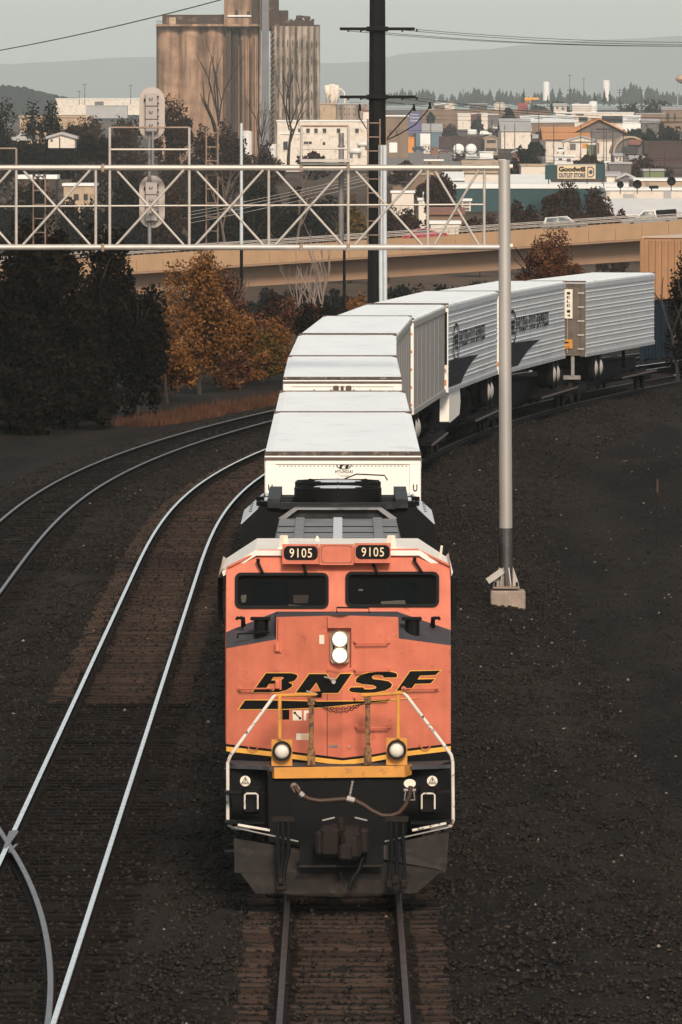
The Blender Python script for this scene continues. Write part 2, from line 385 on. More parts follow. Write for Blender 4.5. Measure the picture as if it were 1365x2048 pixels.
# ---------------------------------------------------------------- tracks
def rail_mesh(offs, d0, d1, headmat, name, parent, step=1.0):
    prof_h = [(-.036,-.028),(-.036,-.004),(-.028,.0),(.028,.0),(.036,-.004),(.036,-.028)]
    prof_w = [(-.012,-.028),(-.012,-.145),(-.07,-.155),(-.07,-.172),(.07,-.172),(.07,-.155),(.012,-.145),(.012,-.028)]
    dd = np.arange(d0, d1+.01, step)
    def sweep(prof):
        vs = []; fs = []; n = len(prof)
        for d in dd:
            for px, pz in prof:
                p = path(d, offs(d)+px); vs.append((p.x, p.y, pz))
        for i in range(len(dd)-1):
            for k in range(n-1): fs.append((i*n+k, i*n+k+1, (i+1)*n+k+1, (i+1)*n+k))
        fs += [tuple(range(n)), tuple(range((len(dd)-1)*n, len(dd)*n))]
        b = MB(); b.add(vs, fs); return b
    r = sweep(prof_w).build(name, M['railrust'], parent)
    sweep(prof_h).build('rail_head', headmat, r)
    return r
def tie_mesh(k):
    b = MB(); cuts = [-1.3, -.93, -.60, .60, .93, 1.3]
    for a, c in zip(cuts[:-1], cuts[1:]): b.box(a, c, -.115, .115, -.17, 0 if abs(a+c) < .2 or abs(a+c) > 2 else -.003)
    me = b.mesh('tie', M[k]); me.materials.append(M['tieseat']); me.polygons.foreach_set('material_index', [1 if (i//6) in (1, 3) else 0 for i in range(30)]); return me
M['tieseat'] = mat('stained_shaded_tie_seat', (.011,.008,.0065), .9, var=.4, scale=4, spec=.04)  # stain, tie plates and shading beside the rails, all put into one dark colour
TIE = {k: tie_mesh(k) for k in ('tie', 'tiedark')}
def track(label, offs, d0, d1, head, tiemat, name='railway_track', tied=None):
    t = bpy.data.objects.new(name, None); COL.objects.link(t); t['kind'] = 'structure'; t['label'] = label
    for s in (-.753, .753): rail_mesh(lambda d, s=s: offs(d)+s, d0, d1, head, 'rail', t)
    d = tied[0] if tied else d0
    while d < (tied[1] if tied else d1):
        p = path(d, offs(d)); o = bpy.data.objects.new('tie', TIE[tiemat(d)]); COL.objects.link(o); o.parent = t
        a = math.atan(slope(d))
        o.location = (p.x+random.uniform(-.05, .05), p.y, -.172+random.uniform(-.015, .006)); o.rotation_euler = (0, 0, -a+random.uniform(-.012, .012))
        d += .61
    return t
track('railway track under the orange locomotive, brown ties in front of its plow', lambda d: 0., 80, 345, M['raildark'], lambda d: 'tie', tied=(90, 112))
track('middle railway track with two bright polished rails', lambda d: T2, 80, 360, M['railtop'], lambda d: 'tie' if d > 147.5 else 'tiedark', tied=(90, 262))
track('outer left railway track diverging from the middle one at a frog', off3, 92, 400, M['raildull'], lambda d: 'tiedark', tied=(165, 300))
# frog casting where the two rails cross
fg = thing('rail_frog', 'grey steel frog casting where two rails cross at the left edge', 'rail frog', path(117.2, T2-.76))
b = MB(); b.prism([(-.03,-1.3),(.02,-1.3),(.085,1.5),(.02,1.7),(-.06,1.5)], -.02, .004, 'z'); b.build('frog_point', M['raildull'], fg)
for sx, rot in ((-.19, .05), (.17, -.05)):
    b = MB(); b.box(-.02, .02, -1.7, -.6, -.03, .003, Matrix.Translation((sx, 0, 0)) @ Matrix.Rotation(rot, 4, 'Z')); b.build('wing_rail', M['raildull'], fg)
# ================================================================ locomotive
XL, YL = -.03, 107.6
loco = thing('locomotive', 'orange diesel freight locomotive with lit headlights leading the train', 'locomotive', (XL, YL, 0))
O = Vector((XL, YL, 0))
def L(px, py, dl): return W(px, py, YL+dl) - O
def dn(px): return 2.4 + .7*abs(px-686)/228
def NF(px, py, off=0.): return L(px, py, dn(px)-off)
def CFm(px, py, off=0.): return L(px, py, 3.85+(1262-py)*.0042-off)
def PLm(dl): return lambda px, py, off=0.: L(px, py, dl-off)
XC = -.02
# --- nose
b = MB()
face = [(453,1297),(453,1488),(560,1500),(630,1509),(686,1516),(745,1509),(800,1499),(902,1487),(902,1291),(798,1277),(797,1234),(683,1231),(553,1234),(553,1279)]
recess = [(656,1256),(656,1336),(680,1341),(702,1336),(702,1254)]
# split at the wedge so that both halves stay flat
lf = [p for p in face if p[0] <= 686] ; lf = [(453,1297),(453,1488),(560,1500),(630,1509),(655,1512),(655,1231.5),(553,1234),(553,1279)]
md1 = [(655,1341),(655,1512),(686,1516),(703,1514),(703,1341)]; md2 = [(655,1231.5),(655,1256),(703,1256),(703,1231.3)]
rt = [(703,1231.3),(703,1514),(745,1509),(800,1499),(902,1487),(902,1291),(798,1277),(797,1234)]
b.plate([lf], NF, .03); b.plate([md2], NF, .03); b.plate([rt], NF, .03)
b.plate([[(655,1341),(655,1512),(686,1516),(686,1344)]], NF, .03); b.plate([[(686,1344),(686,1516),(703,1514),(703,1341)]], NF, .03)
nose = b.build('nose', M['orange'], loco)
b = MB()      # nose side walls and the little steps beside the gray shoulders
zt = NF(453,1297).z
for s, px, py in ((-1, 453, 1297), (1, 902, 1291)):
    f = NF(px, py); g = L(px, 1263, 3.85)
    b.add([(f.x, f.y, 1.85), f, g, (g.x, 4.6, g.z), (g.x, 4.6, 1.85)], [(0,1,2,3,4)])
for px in (553, 797):
    b.add([NF(px, 1234), NF(px, 1279 if px < 600 else 1277), L(px, 1224, 3.85)], [(0,1,2)])
b.build('nose_side', M['orange'], loco)
b = MB()
b.add([NF(553,1234,-.002), NF(683,1231,-.002), NF(797,1234,-.002), L(797,1223,3.85), L(552,1223,3.85)], [(0,1,2,3,4)])
b.add([NF(553,1279), NF(453,1297), L(453,1264,3.85), L(552,1224,3.85)], [(0,1,2,3)])
b.add([NF(798,1277), NF(902,1291), L(902,1260,3.85), L(797,1224,3.85)], [(0,1,2,3)])
b.build('nose_top', M['noseGrey'], loco)
# headlight recess and twin lamps
b = MB(); b.plate([[(655,1256),(655,1341),(703,1341),(703,1256)]], lambda u, v, o: NF(u, v, -.10+o), .02)
b.add([NF(655,1256), NF(703,1256), NF(703,1256,-.1), NF(655,1256,-.1)], [(0,1,2,3)]); b.add([NF(655,1256), NF(655,1341), NF(655,1341,-.1), NF(655,1256,-.1)], [(0,1,2,3)])
b.add([NF(703,1256), NF(703,1341), NF(703,1341,-.1), NF(703,1256,-.1)], [(0,1,2,3)]); b.add([NF(655,1341), NF(703,1341), NF(703,1341,-.1), NF(655,1341,-.1)], [(0,1,2,3)])
b.build('headlight_recess', M['orange'], loco)
b = MB(); b.plate([rrect(661,699,1262,1327,9)], lambda u, v, o: NF(u, v, -.05+o), .04); hl = b.build('headlight', mat('headlight_bezel', (.30,.22,.17), .4, .5, var=.2), loco)
for cy in (1278, 1310):
    b = MB(); b.plate([ell(680, cy, 14.5, 15)], lambda u, v, o: NF(u, v, -.035+o), .01); b.build('lens', M['lensOn'], hl)
    b = MB(); b.plate([ell(680, cy, 17, 17.5), ell(680, cy, 14.6, 15.1)], lambda u, v, o: NF(u, v, -.025+o), .02); b.build('lens_ring', M['rust'], hl)
b = MB(); b.plate([[(666,1288),(669,1288),(669,1302),(666,1302)]], lambda u, v, o: NF(u, v, -.046+o), .003); b.plate([[(692,1288),(695,1288),(695,1302),(692,1302)]], lambda u, v, o: NF(u, v, -.046+o), .003); b.build('slot', M['blackflat'], hl)
# nose door: raised panel seams, hinges, latch
b = MB()
for a, c in (((655,1342),(655,1512)), ((655,1234),(655,1256)), ((556,1238),(556,1280))):
    b.plate([[(a[0]-.8,a[1]),(a[0]+.8,a[1]),(c[0]+.8,c[1]),(c[0]-.8,c[1])]], lambda u, v, o: NF(u, v, .003+o), .002)
b.build('door_seam', mat('dark_seam', (.16,.035,.02), .7), loco)
for hy in (1295, 1369):
    b = MB(); p = NF(555, hy); b.bev(p.x-.03, p.x+.035, p.y-.05, p.y+.01, p.z-.06, p.z+.06, .012); b.tube([p+Vector((.045,-.03,-.07)), p+Vector((.045,-.03,.07))], .018, 8); b.build('door_hinge', M['orange'], loco)
b = MB(); p = NF(662, 1356); b.tube([p+Vector((-.09,-.06,.02)), p+Vector((.05,-.07,-.01)), p+Vector((.06,-.02,-.03))], .012, 6); b.tube([p+Vector((.04,-.06,-.05)), p+Vector((.04,.02,-.05))], .03, 8); b.build('door_latch', M['metal'], loco)
b = MB(); p = NF(632, 1387); b.tube([p+Vector((-.13,-.06,.04)), p+Vector((.03,-.07,-.01))], .012, 6); b.build('door_latch', M['metal'], loco)
b = MB(); b.plate([[(626,1384),(644,1382),(644,1394),(626,1394)]], lambda u, v, o: NF(u, v, .03+o), .03); b.build('latch_plate', M['blackflat'], loco)
b = MB(); b.plate([[(655,1341),(680,1346),(703,1340),(703,1335),(680,1341),(655,1336)]], lambda u, v, o: NF(u, v, .014+o), .014); b.build('recess_lip', M['orange'], loco)
# --- lettering: black on yellow outline
ZP = lambda q: [(465+x/3.174, 1320+y/3.174) for x, y in q]
ZS = lambda q: [(660+x/6.205, 1235+y/6.205) for x, y in q]
LET = [
 ([(130,203),(214,84),(375,84),(408,92),(415,106),(396,130),(355,143),(380,152),(380,168),(345,190),(295,203)], [[(262,108),(322,107),(328,116),(305,128),(247,130)], [(233,151),(300,150),(302,162),(278,175),(216,178)]]),
 ([(405,206),(488,89),(598,89),(637,150),(686,88),(758,87),(672,209),(566,209),(534,142),(484,206)], []),
 ([(1043,194),(1130,71),(1322,67),(1290,95),(1192,99),(1176,123),(1285,121),(1260,148),(1160,151),(1130,194)], [])]
SP = [(830,742),(668,745),(660,718),(600,708),(545,714),(520,738),(540,765),(640,775),(735,792),(775,830),(758,868),(690,905),(560,930),(380,936),(270,925),(236,900),(262,868),(415,865),(430,890),(500,892),(570,880),(580,860),(540,838),(400,825),(325,800),(325,762),(380,715),(480,685),(620,672),(760,675),(825,690),(838,720)]
SW = [(42,312),(82,256),(290,257),(560,264),(850,261),(1203,243),(1000,257),(760,280),(560,300),(330,310)]
shapes = [(ZP(a), [ZP(h) for h in hs_]) for a, hs_ in LET] + [(ZS(SP), []), (ZP(SW), [])]
names = ['letter_b', 'letter_n', 'letter_f', 'letter_s', 'swoosh']
def split_plate(mb, out, holes, off):
    # clip each outline at the wedge line so the lettering lies on both halves of the nose
    for sgn in (-1, 1):
        c = clip_x(out, 686, sgn)
        if len(c) > 2: mb.plate([c]+[h for h in holes if (h[0][0]-686)*sgn > 0], lambda u, v, o: NF(u, v, off+o), .003)
def clip_x(p, x0, sgn):
    out = []
    for i in range(len(p)):
        a, b_ = p[i], p[(i+1) % len(p)]; ia, ib = (a[0]-x0)*sgn >= 0, (b_[0]-x0)*sgn >= 0
        if ia: out.append(a)
        if ia != ib: t = (x0-a[0])/(b_[0]-a[0]); out.append((x0, a[1]+t*(b_[1]-a[1])))
    return out
yl = MB()
for (out, hs_), nm in zip(shapes, names):
    split_plate(yl, offset_poly(out, 1.7), [offset_poly(h, -1.4) for h in hs_], .006)
    bb = MB(); split_plate(bb, out, hs_, .011); bb.build(nm, M['blackflat'], loco)
yl.build('letter_outline', M['yelline'], loco)
# --- bottom chevron stripes
def band(dy0, dy1, m, off):
    bb = MB()
    for seg in ([(453,1488),(560,1500),(630,1509),(686,1516)], [(686,1516),(745,1509),(800,1499),(902,1487)]):
        bb.plate([[(x, y+dy0) for x, y in seg] + [(x, y+dy1) for x, y in reversed(seg)]], lambda u, v, o: NF(u, v, off+o), .02)
    return bb.build('stripe', m, loco)
band(0, 5, M['blackflat'], .002); band(5, 14.5, M['yelline'], .002); band(14.5, 40, M['black'], .001)
# --- stickers
def sticker(x0, x1, y0, y1, nm='sticker', m=None):
    bb = MB(); bb.plate([[(x0,y0),(x1,y0),(x1,y1),(x0,y1)]], lambda u, v, o: NF(u, v, .004+o), .003); return bb.build(nm, m or M['cream'], loco)
st = sticker(586, 604, 1421, 1441)
b = MB(); c = lambda u, v, o=0: NF(595+u, 1431+v, .008+o); b.plate([[(-5,-4),(-4,-6),(6,4),(5,6)]], c, .002); b.plate([ell(-5,-5.5,2.6,2.6,8)], c, .002); b.plate([ell(5.5,5.5,2.6,2.6,8)], c, .002); b.build('wrench_mark', M['blackflat'], st)
st = sticker(608, 619, 1421, 1441); b = MB(); b.plate([[(613,1427),(619,1425),(619,1441),(613,1441)]], lambda u, v, o: NF(u, v, .008+o), .002); b.build('red_mark', M['orange'], st)
st = sticker(593, 619, 1467, 1480)
b = MB()
for k in range(3): b.plate([[(603,1469+k*3.6),(618,1469+k*3.6),(618,1470.6+k*3.6),(603,1470.6+k*3.6)]], lambda u, v, o: NF(u, v, .008+o), .002)
b.build('print_line', M['yelline'], st)
sticker(565, 579, 1412, 1439, 'black_patch', M['blackflat']); sticker(639, 649, 1270, 1288)
sticker(657, 676, 1490.5, 1495, 'name_plate', M['metal']); sticker(678, 699, 1490, 1494.5, 'name_plate', M['metal'])
# --- grab irons on the nose
def grab(x0, x1, y, up=4, m='orange', r=.012):
    bb = MB(); pts = [NF(x0, y-up), NF(x0, y-up, .07), NF(x0+1, y, .09), NF(x1-1, y-1, .09), NF(x1, y-up-1, .07), NF(x1, y-up-1)]
    if x0 < 686 < x1: pts = pts[:3]+[NF(686, y, .09)]+pts[3:]
    bb.tube(pts, r, 6)
    for x in (x0, x1): p = NF(x, y-up, .012); bb.tube([p+Vector((0,.015,0)), p+Vector((0,-.02,0))], .034, 10)
    return bb.build('grab_iron', M[m], loco)
for a in ((711,777,1287,5),(711,777,1343,5),(711,777,1399,5),(714,779,1457,5),(480,545,1378,1),(808,875,1378,1)): grab(*a)
for cx, cy in ((507,1490),(851,1488)):
    bb = MB(); bb.tube([NF(cx+11*math.cos(a/10*math.pi), cy+11*math.sin(a/10*math.pi), .05) for a in range(0, 11)], .008, 6); bb.build('lift_ring', M['orange'], loco)
# black light brackets and small loops on the gray shoulders
for px, py, s in ((523,1262,1),(825,1262,-1)):
    p = L(px, py, 3.3); bb = MB(); bb.lathe([(.10,-.10),(.10,.10),(.10,.16)], (p.x, p.y-.12, p.z), 12); bb.bev(p.x-.15, p.x+.13, p.y-.24, p.y-.02, p.z+.16, p.z+.20, .01); bb.build('lamp_bracket', M['black'], loco)
for px, s in ((481,1),(872,-1)):
    p = L(px, 1252, 3.6); bb = MB(); bb.tube([p+Vector((-.05*s,0,.10)), p+Vector((-.04*s,-.05,.12)), p+Vector((.03*s,-.05,.10)), p+Vector((.03*s,0,-.02))], .022, 6); bb.tube([p+Vector((.0*s,.0,.12)), p+Vector((.05*s,-.05,.12)), p+Vector((.06*s,0,.0))], .018, 6); bb.build('hook', M['black'], loco)
bb = MB(); bb.tube([L(476,1275,3.2), L(476,1268,3.05), L(538,1263,3.0), L(540,1268,3.2)], .012, 6); bb.build('shoulder_bar', M['black'], loco)
bb = MB(); bb.tube([L(674,1228,3.4), L(674,1215,3.4), L(738,1216,3.4), L(739,1227,3.4)], .013, 6); bb.build('top_bar', M['black'], loco)
# --- cab
WIN = [(470,658,1145,1217), (691,879,1143,1214)]
out = [(453,1265),(552,1224),(797,1224),(902,1261),(901,1130),(836,1097),(518,1099),(453,1135)]
b = MB(); b.plate([out]+[rrect(x0,x1,y0,y1,13) for x0,x1,y0,y1 in WIN], CFm, .05); b.build('cab_front', M['orange'], loco)
for x0, x1, y0, y1 in WIN:
    b = MB(); b.plate([rrect(x0,x1,y0,y1,13), rrect(x0+6,x1-6,y0+6,y1-6,9)], lambda u, v, o: CFm(u, v, .03+o), .09); wf = b.build('windshield', M['blackflat'], loco)
    b = MB(); b.plate([rrect(x0+5,x1-5,y0+5,y1-5,9)], lambda u, v, o: CFm(u, v, -.02+o), .008); b.build('pane', M['glass'], wf)
b = MB()
for s in (-1, 1):
    xo = XC+s*1.575
    b.prism([(4.35,1.85),(4.35,3.4),(4.9,4.27),(7.7,4.27),(7.7,1.85)], xo-s*.06, xo, 'x')
b.box(XC-1.57, XC+1.57, 7.62, 7.7, 1.85, 4.27); b.box(XC-1.5, XC+1.5, 4.3, 7.6, 2.2, 2.3); b.build('cab_side', M['orange'], loco)
b = MB(); b.prism([(XC-1.62,4.24),(XC-1.16,4.54),(XC+1.16,4.54),(XC+1.62,4.24),(XC+1.60,4.18),(XC+1.14,4.47),(XC-1.14,4.47),(XC-1.60,4.18)], 4.42, 7.75); cr = b.build('cab_roof', M['roofwhite'], loco)
b = MB(); b.lathe([(.95,4.53),(.90,4.56),(.62,4.60),(.25,4.62),(.01,4.625)], (XC+.03, 5.3, 0), 28); b.build('roof_dome', M['roofwhite'], cr, 60)
for px in (568, 783):
    p = L(px, 1083, 4.9); b = MB(); b.bev(p.x-.09, p.x+.09, 4.8, 5.0, 4.53, 4.57, .008); b.lathe([(.07,4.57),(.055,4.72),(.05,4.73)], (p.x, 4.9, 0), 4); b.build('strobe_light', M['cream'], cr)
b = MB(); p = L(635, 1066, 6.5); b.lathe([(.055,4.53),(.01,4.64)], (p.x, 6.5, 0), 8); b.build('antenna', M['cream'], cr)
for pts in ([(437,1155,4.2),(447,1112,4.4),(455,1118,4.9)], [(904,1150,4.2),(898,1105,4.4),(892,1112,4.9)]):
    b = MB(); b.add([L(*pts[0]), L(*pts[1]), L(*pts[2]), L(pts[0][0], pts[0][1], 5.2)], [(0,1,2,3)]); b.build('wind_deflector', M['roofwhite'], loco)
for px in (441, 908):
    b = MB(); p = L(px, 1197, 5.3); b.bev(p.x-.035, p.x+.035, 5.2, 5.4, p.z-.30, p.z+.30, .01); b.build('mirror', M['black'], loco)
p = L(884, 1092, 6.0); b = MB(); b.tube([p, p+Vector((-.03,.1,-.25))], .02, 6); b.build('side_horn', M['cream'], loco)
# roof edge trim rail and number boards
b = MB(); b.tube([CFm(456,1134,.05), CFm(520,1103,.05), CFm(565,1103,.05)], .018, 6); b.build('rain_gutter', M['orange'], loco); b = MB(); b.tube([CFm(782,1101,.05), CFm(836,1101,.05), CFm(900,1131,.05)], .018, 6); b.build('rain_gutter', M['orange'], loco)
for x0, x1, y0, y1 in ((565,638,1088,1125), (709,782,1086,1123)):
    b = MB(); b.plate([[(x0,y0),(x1,y0),(x1,y1),(x0,y1)]], lambda u, v, o: L(u, v, 4.25-o), .30); nb = b.build('number_board', M['orange'], loco)
    b = MB(); b.plate([rrect(x0+3,x1-2,y0+4,y1-5,10)], lambda u, v, o: L(u, v, 4.24-o), .006); b.build('board_glass', M['blackflat'], nb)
    cx, cy = (x0+x1)/2+.5, (y0+y1)/2-.5
    b = text_fit('9105', 45, 18.5, lambda u, v: L(cx+u, cy-v, 4.225), offset=.005, spacing=1.12); b.build('digits', M['digit'], nb)
    b = MB(); b.box(*[f(L(x0,y1,4.0).x, L(x1,y1,4.0).x) for f in (min, max)], 4.18, 4.24, L(x0,y1,4.2).z-.02, L(x0,y1,4.2).z+.02); b.build('board_sill', M['orange'], nb)
b = MB(); b.plate([rrect(639,708,1088,1130,2)], lambda u, v, o: L(u, v, 4.22-o), .30); cp = b.build('center_panel', M['orange'], loco)
b = MB(); b.plate([rrect(643,705,1091,1126,6), rrect(644,704,1092,1125,6)], lambda u, v, o: L(u, v, 4.215-o), .004); b.build('panel_seam', M['seam'], cp)
for p0, p1 in (((516,1124),(526,1146)), ((607,1128),(613,1148)), ((746,1126),(755,1146)), ((829,1121),(844,1144))):
    b = MB(); b.tube([CFm(*p0, .0), CFm(*p0, .10), CFm(*p1, .07)], .02, 6); q = CFm(*p0, .1); b.tube([q+Vector((-.02,0,.02)), q+Vector((.03,0,.02))], .03, 8); b.build('wiper_arm', M['black'], loco)
# interior seen through the panes
b = MB()
for px in (545, 800):
    p = L(px, 1180, 6.2); b.bev(p.x-.24, p.x+.24, 6.1, 6.3, 2.4, 4.0, .05)
b.bev(XC-1.45, XC+1.45, 4.75, 5.2, 2.3, 3.50, .03); b.build('cab_interior', M['seat'], loco)
for pts, m in (([(762,1203),(810,1200),(812,1209),(764,1212)], 'cream'), ([(482,1191),(494,1189),(492,1204),(484,1206)], 'cream'), ([(578,1209),(606,1211),(604,1213),(576,1212)], 'cream'), ([(717,1178),(727,1178),(726,1182),(718,1182)], 'cream'), ([(586,1190),(618,1190),(616,1206),(588,1206)], 'rust')):
    b = MB(); b.plate([pts], lambda u, v, o: CFm(u, v, -.12+o), .02); b.build('dashboard_paper' if m == 'cream' else 'dashboard_box', M[m], loco)
# --- front platform, ditch lights, posts and rails
b = MB(); zp = 1.70
b.prism([(-.95,1.90),(.88,1.90),(.98,2.05),(1.54,2.3),(1.54,3.4),(-1.56,3.4),(-1.56,2.3),(-1.05,2.05)], zp-.05, zp, 'z'); b.build('platform', M['noseGrey'], loco)
b = MB(); b.plate([[(549,1535),(810,1531),(811,1554),(549,1557)]], PLm(1.88), .12); b.plate([[(535,1530),(549,1535),(549,1557),(536,1551)]], lambda u, v, o: L(u, v, 1.88+(549-u)*.018-o), .1); b.plate([[(810,1531),(824,1528),(824,1549),(811,1554)]], lambda u, v, o: L(u, v, 1.88+(u-811)*.018-o), .1); b.build('front_sill', M['yellow'], loco)
for x0, x1, y0, y1, cx, cy in ((543.5,585,1479,1532,564.5,1502), (773,815,1476,1530,794,1499.5)):
    b = MB(); b.plate([[(x0,y0),(x1,y0),(x1,y1),(x0,y1)]], PLm(1.96), .05); dl = b.build('ditch_light', M['yellow'], loco)
    b = MB(); b.plate([ell(cx,cy,19.5,20), ell(cx,cy,14.5,15)], PLm(1.86), .10); b.plate([ell(cx,cy,19.5,20)], PLm(1.95), .02); b.build('light_ring', M['iron'], dl)
    b = MB(); c = L(cx, cy, 1.92); b.lathe([(.103,0),(.08,-.035),(.04,-.05),(.004,-.055)], (c.x, c.y, c.z), 20, 'y'); b.build('lens', M['lensOff'], dl, 60)
for x, y0, y1, wd, m in ((560,1392,1480,.025,'yellow'), (623,1396,1530,.034,'rust'), (736,1394,1528,.034,'rust'), (797,1390,1478,.025,'yellow')):
    p, q = L(x, y0, 1.96), L(x, y1, 1.96); b = MB(); b.bev(p.x-wd, p.x+wd, 1.93, 1.99, q.z, p.z, .008)
    if m == 'rust': b.bev(p.x-wd-.02, p.x+wd+.02, 1.915, 2.005, q.z-.01, q.z+.22, .008); b.bev(p.x-.05, p.x+.05, 1.91, 2.01, p.z-.10, p.z, .01)
    b.build('rail_post', M['rustyellow' if m == 'rust' else 'yellow'], loco)
for a, c in (((553,1391),(633,1389)), ((724,1391),(806,1386))):
    b = MB(); b.tube([L(*a, 1.96), L(*c, 1.96)], .026, 8); b.build('top_rail', M['yellow'], loco)
for pts in ([(556,1390),(548,1393),(462,1510),(456,1524),(456,1640),(459,1651),(466,1656),(500,1658)], [(806,1386),(814,1392),(893,1496),(903,1510),(906,1524),(907,1640),(903,1650),(893,1655),(862,1658)]):
    b = MB(); b.tube([L(x, y, 1.98 if i < 2 else 1.80) for i, (x, y) in enumerate(pts)], .024, 8); b.build('handrail', M['whiterail'], loco, 40)
# safety chain: alternating links
def chain(p0, p1, sag, n, m, r=.016, parent=loco):
    for k in range(n):
        t0, t1 = k/n, (k+1)/n
        f = lambda t: Vector(p0).lerp(Vector(p1), t) + Vector((0, 0, -sag*4*t*(1-t)))
        a, c = f(t0), f(t1); d = (c-a)*.62; mdl = (a+c)/2; side = Vector((0,1,0)) if k % 2 else d.normalized().cross(Vector((0,1,0)))
        pts = [mdl + d*math.cos(q) + side*r*1.1*math.sin(q) for q in [i*math.pi/4 for i in range(9)]]
        bb = MB(); bb.tube(pts, r*.36, 5, False); bb.build('chain_link', m, parent)
ch = bpy.data.objects.new('safety_chain', None); COL.objects.link(ch); ch.parent = loco
chain(L(627,1402,1.93), L(733,1400,1.93), .16, 20, M['iron'], .015, ch); chain(L(627,1404,1.95), L(730,1403,1.95), .10, 18, M['iron'], .015, ch)
# --- pilot, steps, plow
b = MB()
b.plate([[(540,1556),(820,1552),(905,1520),(905,1655),(700,1680),(470,1655),(456,1524)]], PLm(2.3), .1)
b.box(XC-.95, XC+.95, 1.95, 2.35, .55, 1.62); b.build('pilot', M['black'], loco)
for s in (-1, 1):
    for k, z in enumerate((.55, .95, 1.35)): b = MB(); b.bev(XC+s*1.27-.27, XC+s*1.27+.27, 1.25+.12*k, 1.6+.12*k, z, z+.04, .008); b.build('step', M['black'], loco)
for pts in ([(470,1655),(597,1683)], [(905,1653),(770,1683)]):
    b = MB(); b.tube([L(*pts[0], .9), L(*pts[1], .9)], .012, 6); b.build('step_edge', M['metal'], loco)
for pts in ([(476,1650),(540,1661)], [(893,1647),(825,1661)]):
    b = MB(); b.tube([L(*pts[0], .85), L(*pts[1], .85)], .02, 6); b.build('step_rail', M['whiterail'], loco)
for x in (503, 857):
    b = MB(); b.bev(L(x-19,0,1.4).x, L(x+19,0,1.4).x, 1.4, 1.6, L(x,1628,1.4).z, L(x,1574,1.4).z, .03); b.build('step_box', M['black'], loco)
    b = MB(); b.tube([L(x-13,1618,1.3), L(x-13,1590,1.3), L(x-9,1587,1.3), L(x+9,1587,1.3), L(x+13,1590,1.3), L(x+13,1618,1.3)], .013, 6); b.build('step_handle', M['whiterail'], loco)
for x in (491, 865):
    b = MB(); b.plate([ell(x,1562,10.5,10.5)], PLm(1.36), .005); st = b.build('round_sticker', M['cream'], loco)
    b = MB(); tri_ = [(x-8.5,1568),(x+8.5,1568),(x,1553)]; tin = [(x-7,1567.2),(x+7,1567.2),(x,1555)]; b.plate([tri_, tin], PLm(1.352), .002); b.build('triangle_mark', M['blackflat'], st)
    b = text_fit('3', 4, 5.5, lambda u, v: L(x+u, 1560-v, 1.352), offset=.02); b.build('sticker_digit', M['blackflat'], st)
    b = text_fit('POINT', 11, 2.6, lambda u, v: L(x+u, 1565.4-v, 1.352), offset=.02); b.build('sticker_word', M['blackflat'], st)
plw = [(468,1676),(470,1745),(482,1747),(512,1787),(683,1794),(833,1786),(850,1772),(882,1744),(893,1741),(899,1662),(770,1690),(600,1690)]
def PW(u, v, o=0.): return L(u, v, max(.02, .75-(v-1665)*.0058)+abs(u-683)*.0012-o)
b = MB(); b.plate([plw], PW, .05); b.build('plow', M['plow'], loco)
b = MB(); b.plate([[(600,1690),(768,1688),(768,1731),(600,1733)]], lambda u, v, o: L(u, v, .28-o), .05); b.build('coupler_opening', M['black'], loco)
b = MB(); b.tube([L(598,1733,.2), L(768,1732,.2)], .018, 6); b.build('opening_lip', M['plow'], loco)
# coupler
b = MB(); c = L(690, 1690, -.25)
b.bev(c.x-.34, c.x-.05, .05, .55, .62, 1.02, .05); b.bev(c.x-.05, c.x+.22, -.18, .45, .60, 1.00, .06); b.bev(c.x-.40, c.x-.30, -.10, .2, .66, .98, .04); b.bev(c.x+.20, c.x+.32, -.05, .35, .68, 1.0, .03)
b.tube([(c.x-.05, .12, .98), (c.x-.05, .12, 1.16)], .05, 10); b.box(c.x-.2, c.x+.2, .4, 1.5, .68, .95); b.build('coupler', M['iron'], loco)
b = MB(); c2 = L(690, 1705, -.3); b.bev(c2.x-.08, c2.x+.10, -.22, -.16, c2.z-.12, c2.z+.10, .03); b.build('knuckle_face', M['iron'], loco)
chain(L(682,1745,-.05), L(690,1775,-.05), 0., 9, M['iron'], .014)
chain(L(706,1562,1.1), L(700,1592,1.1), 0., 9, M['metal'], .012)
# jumper cable, receptacle, air hoses
b = MB(); b.tube([L(x, y, 1.1) for x, y in ((590,1571),(594,1580),(604,1590),(618,1598),(640,1602),(665,1600),(690,1598),(708,1600),(726,1609),(745,1622),(764,1631),(782,1632),(800,1625),(812,1610),(820,1590),(822,1572))], .032, 10); jc = b.build('jumper_cable', M['rubber'], loco, 60)
b = MB(); b.tube([L(694,1597,1.1), L(709,1601,1.1)], .042, 10); b.tube([L(600,1586,1.1), L(607,1592,1.1)], .04, 10); b.build('cable_sleeve', M['metal'], jc)
b = MB(); b.tube([L(594,1579,1.1), L(588,1572,1.25)], .05, 10); b.build('cable_plug', M['rust'], jc)
b = MB(); b.plate([ell(820,1567,12,9,18)], PLm(1.15), .1); rc = b.build('receptacle', M['cream'], loco)
b = MB(); b.tube([L(808,1580,1.12), L(832,1580,1.12)], .018, 6); b.tube([L(812,1582,1.12), L(809,1600,1.12), L(830,1600,1.12), L(828,1582,1.12)], .012, 6); b.build('receptacle_clip', M['metal'], rc)
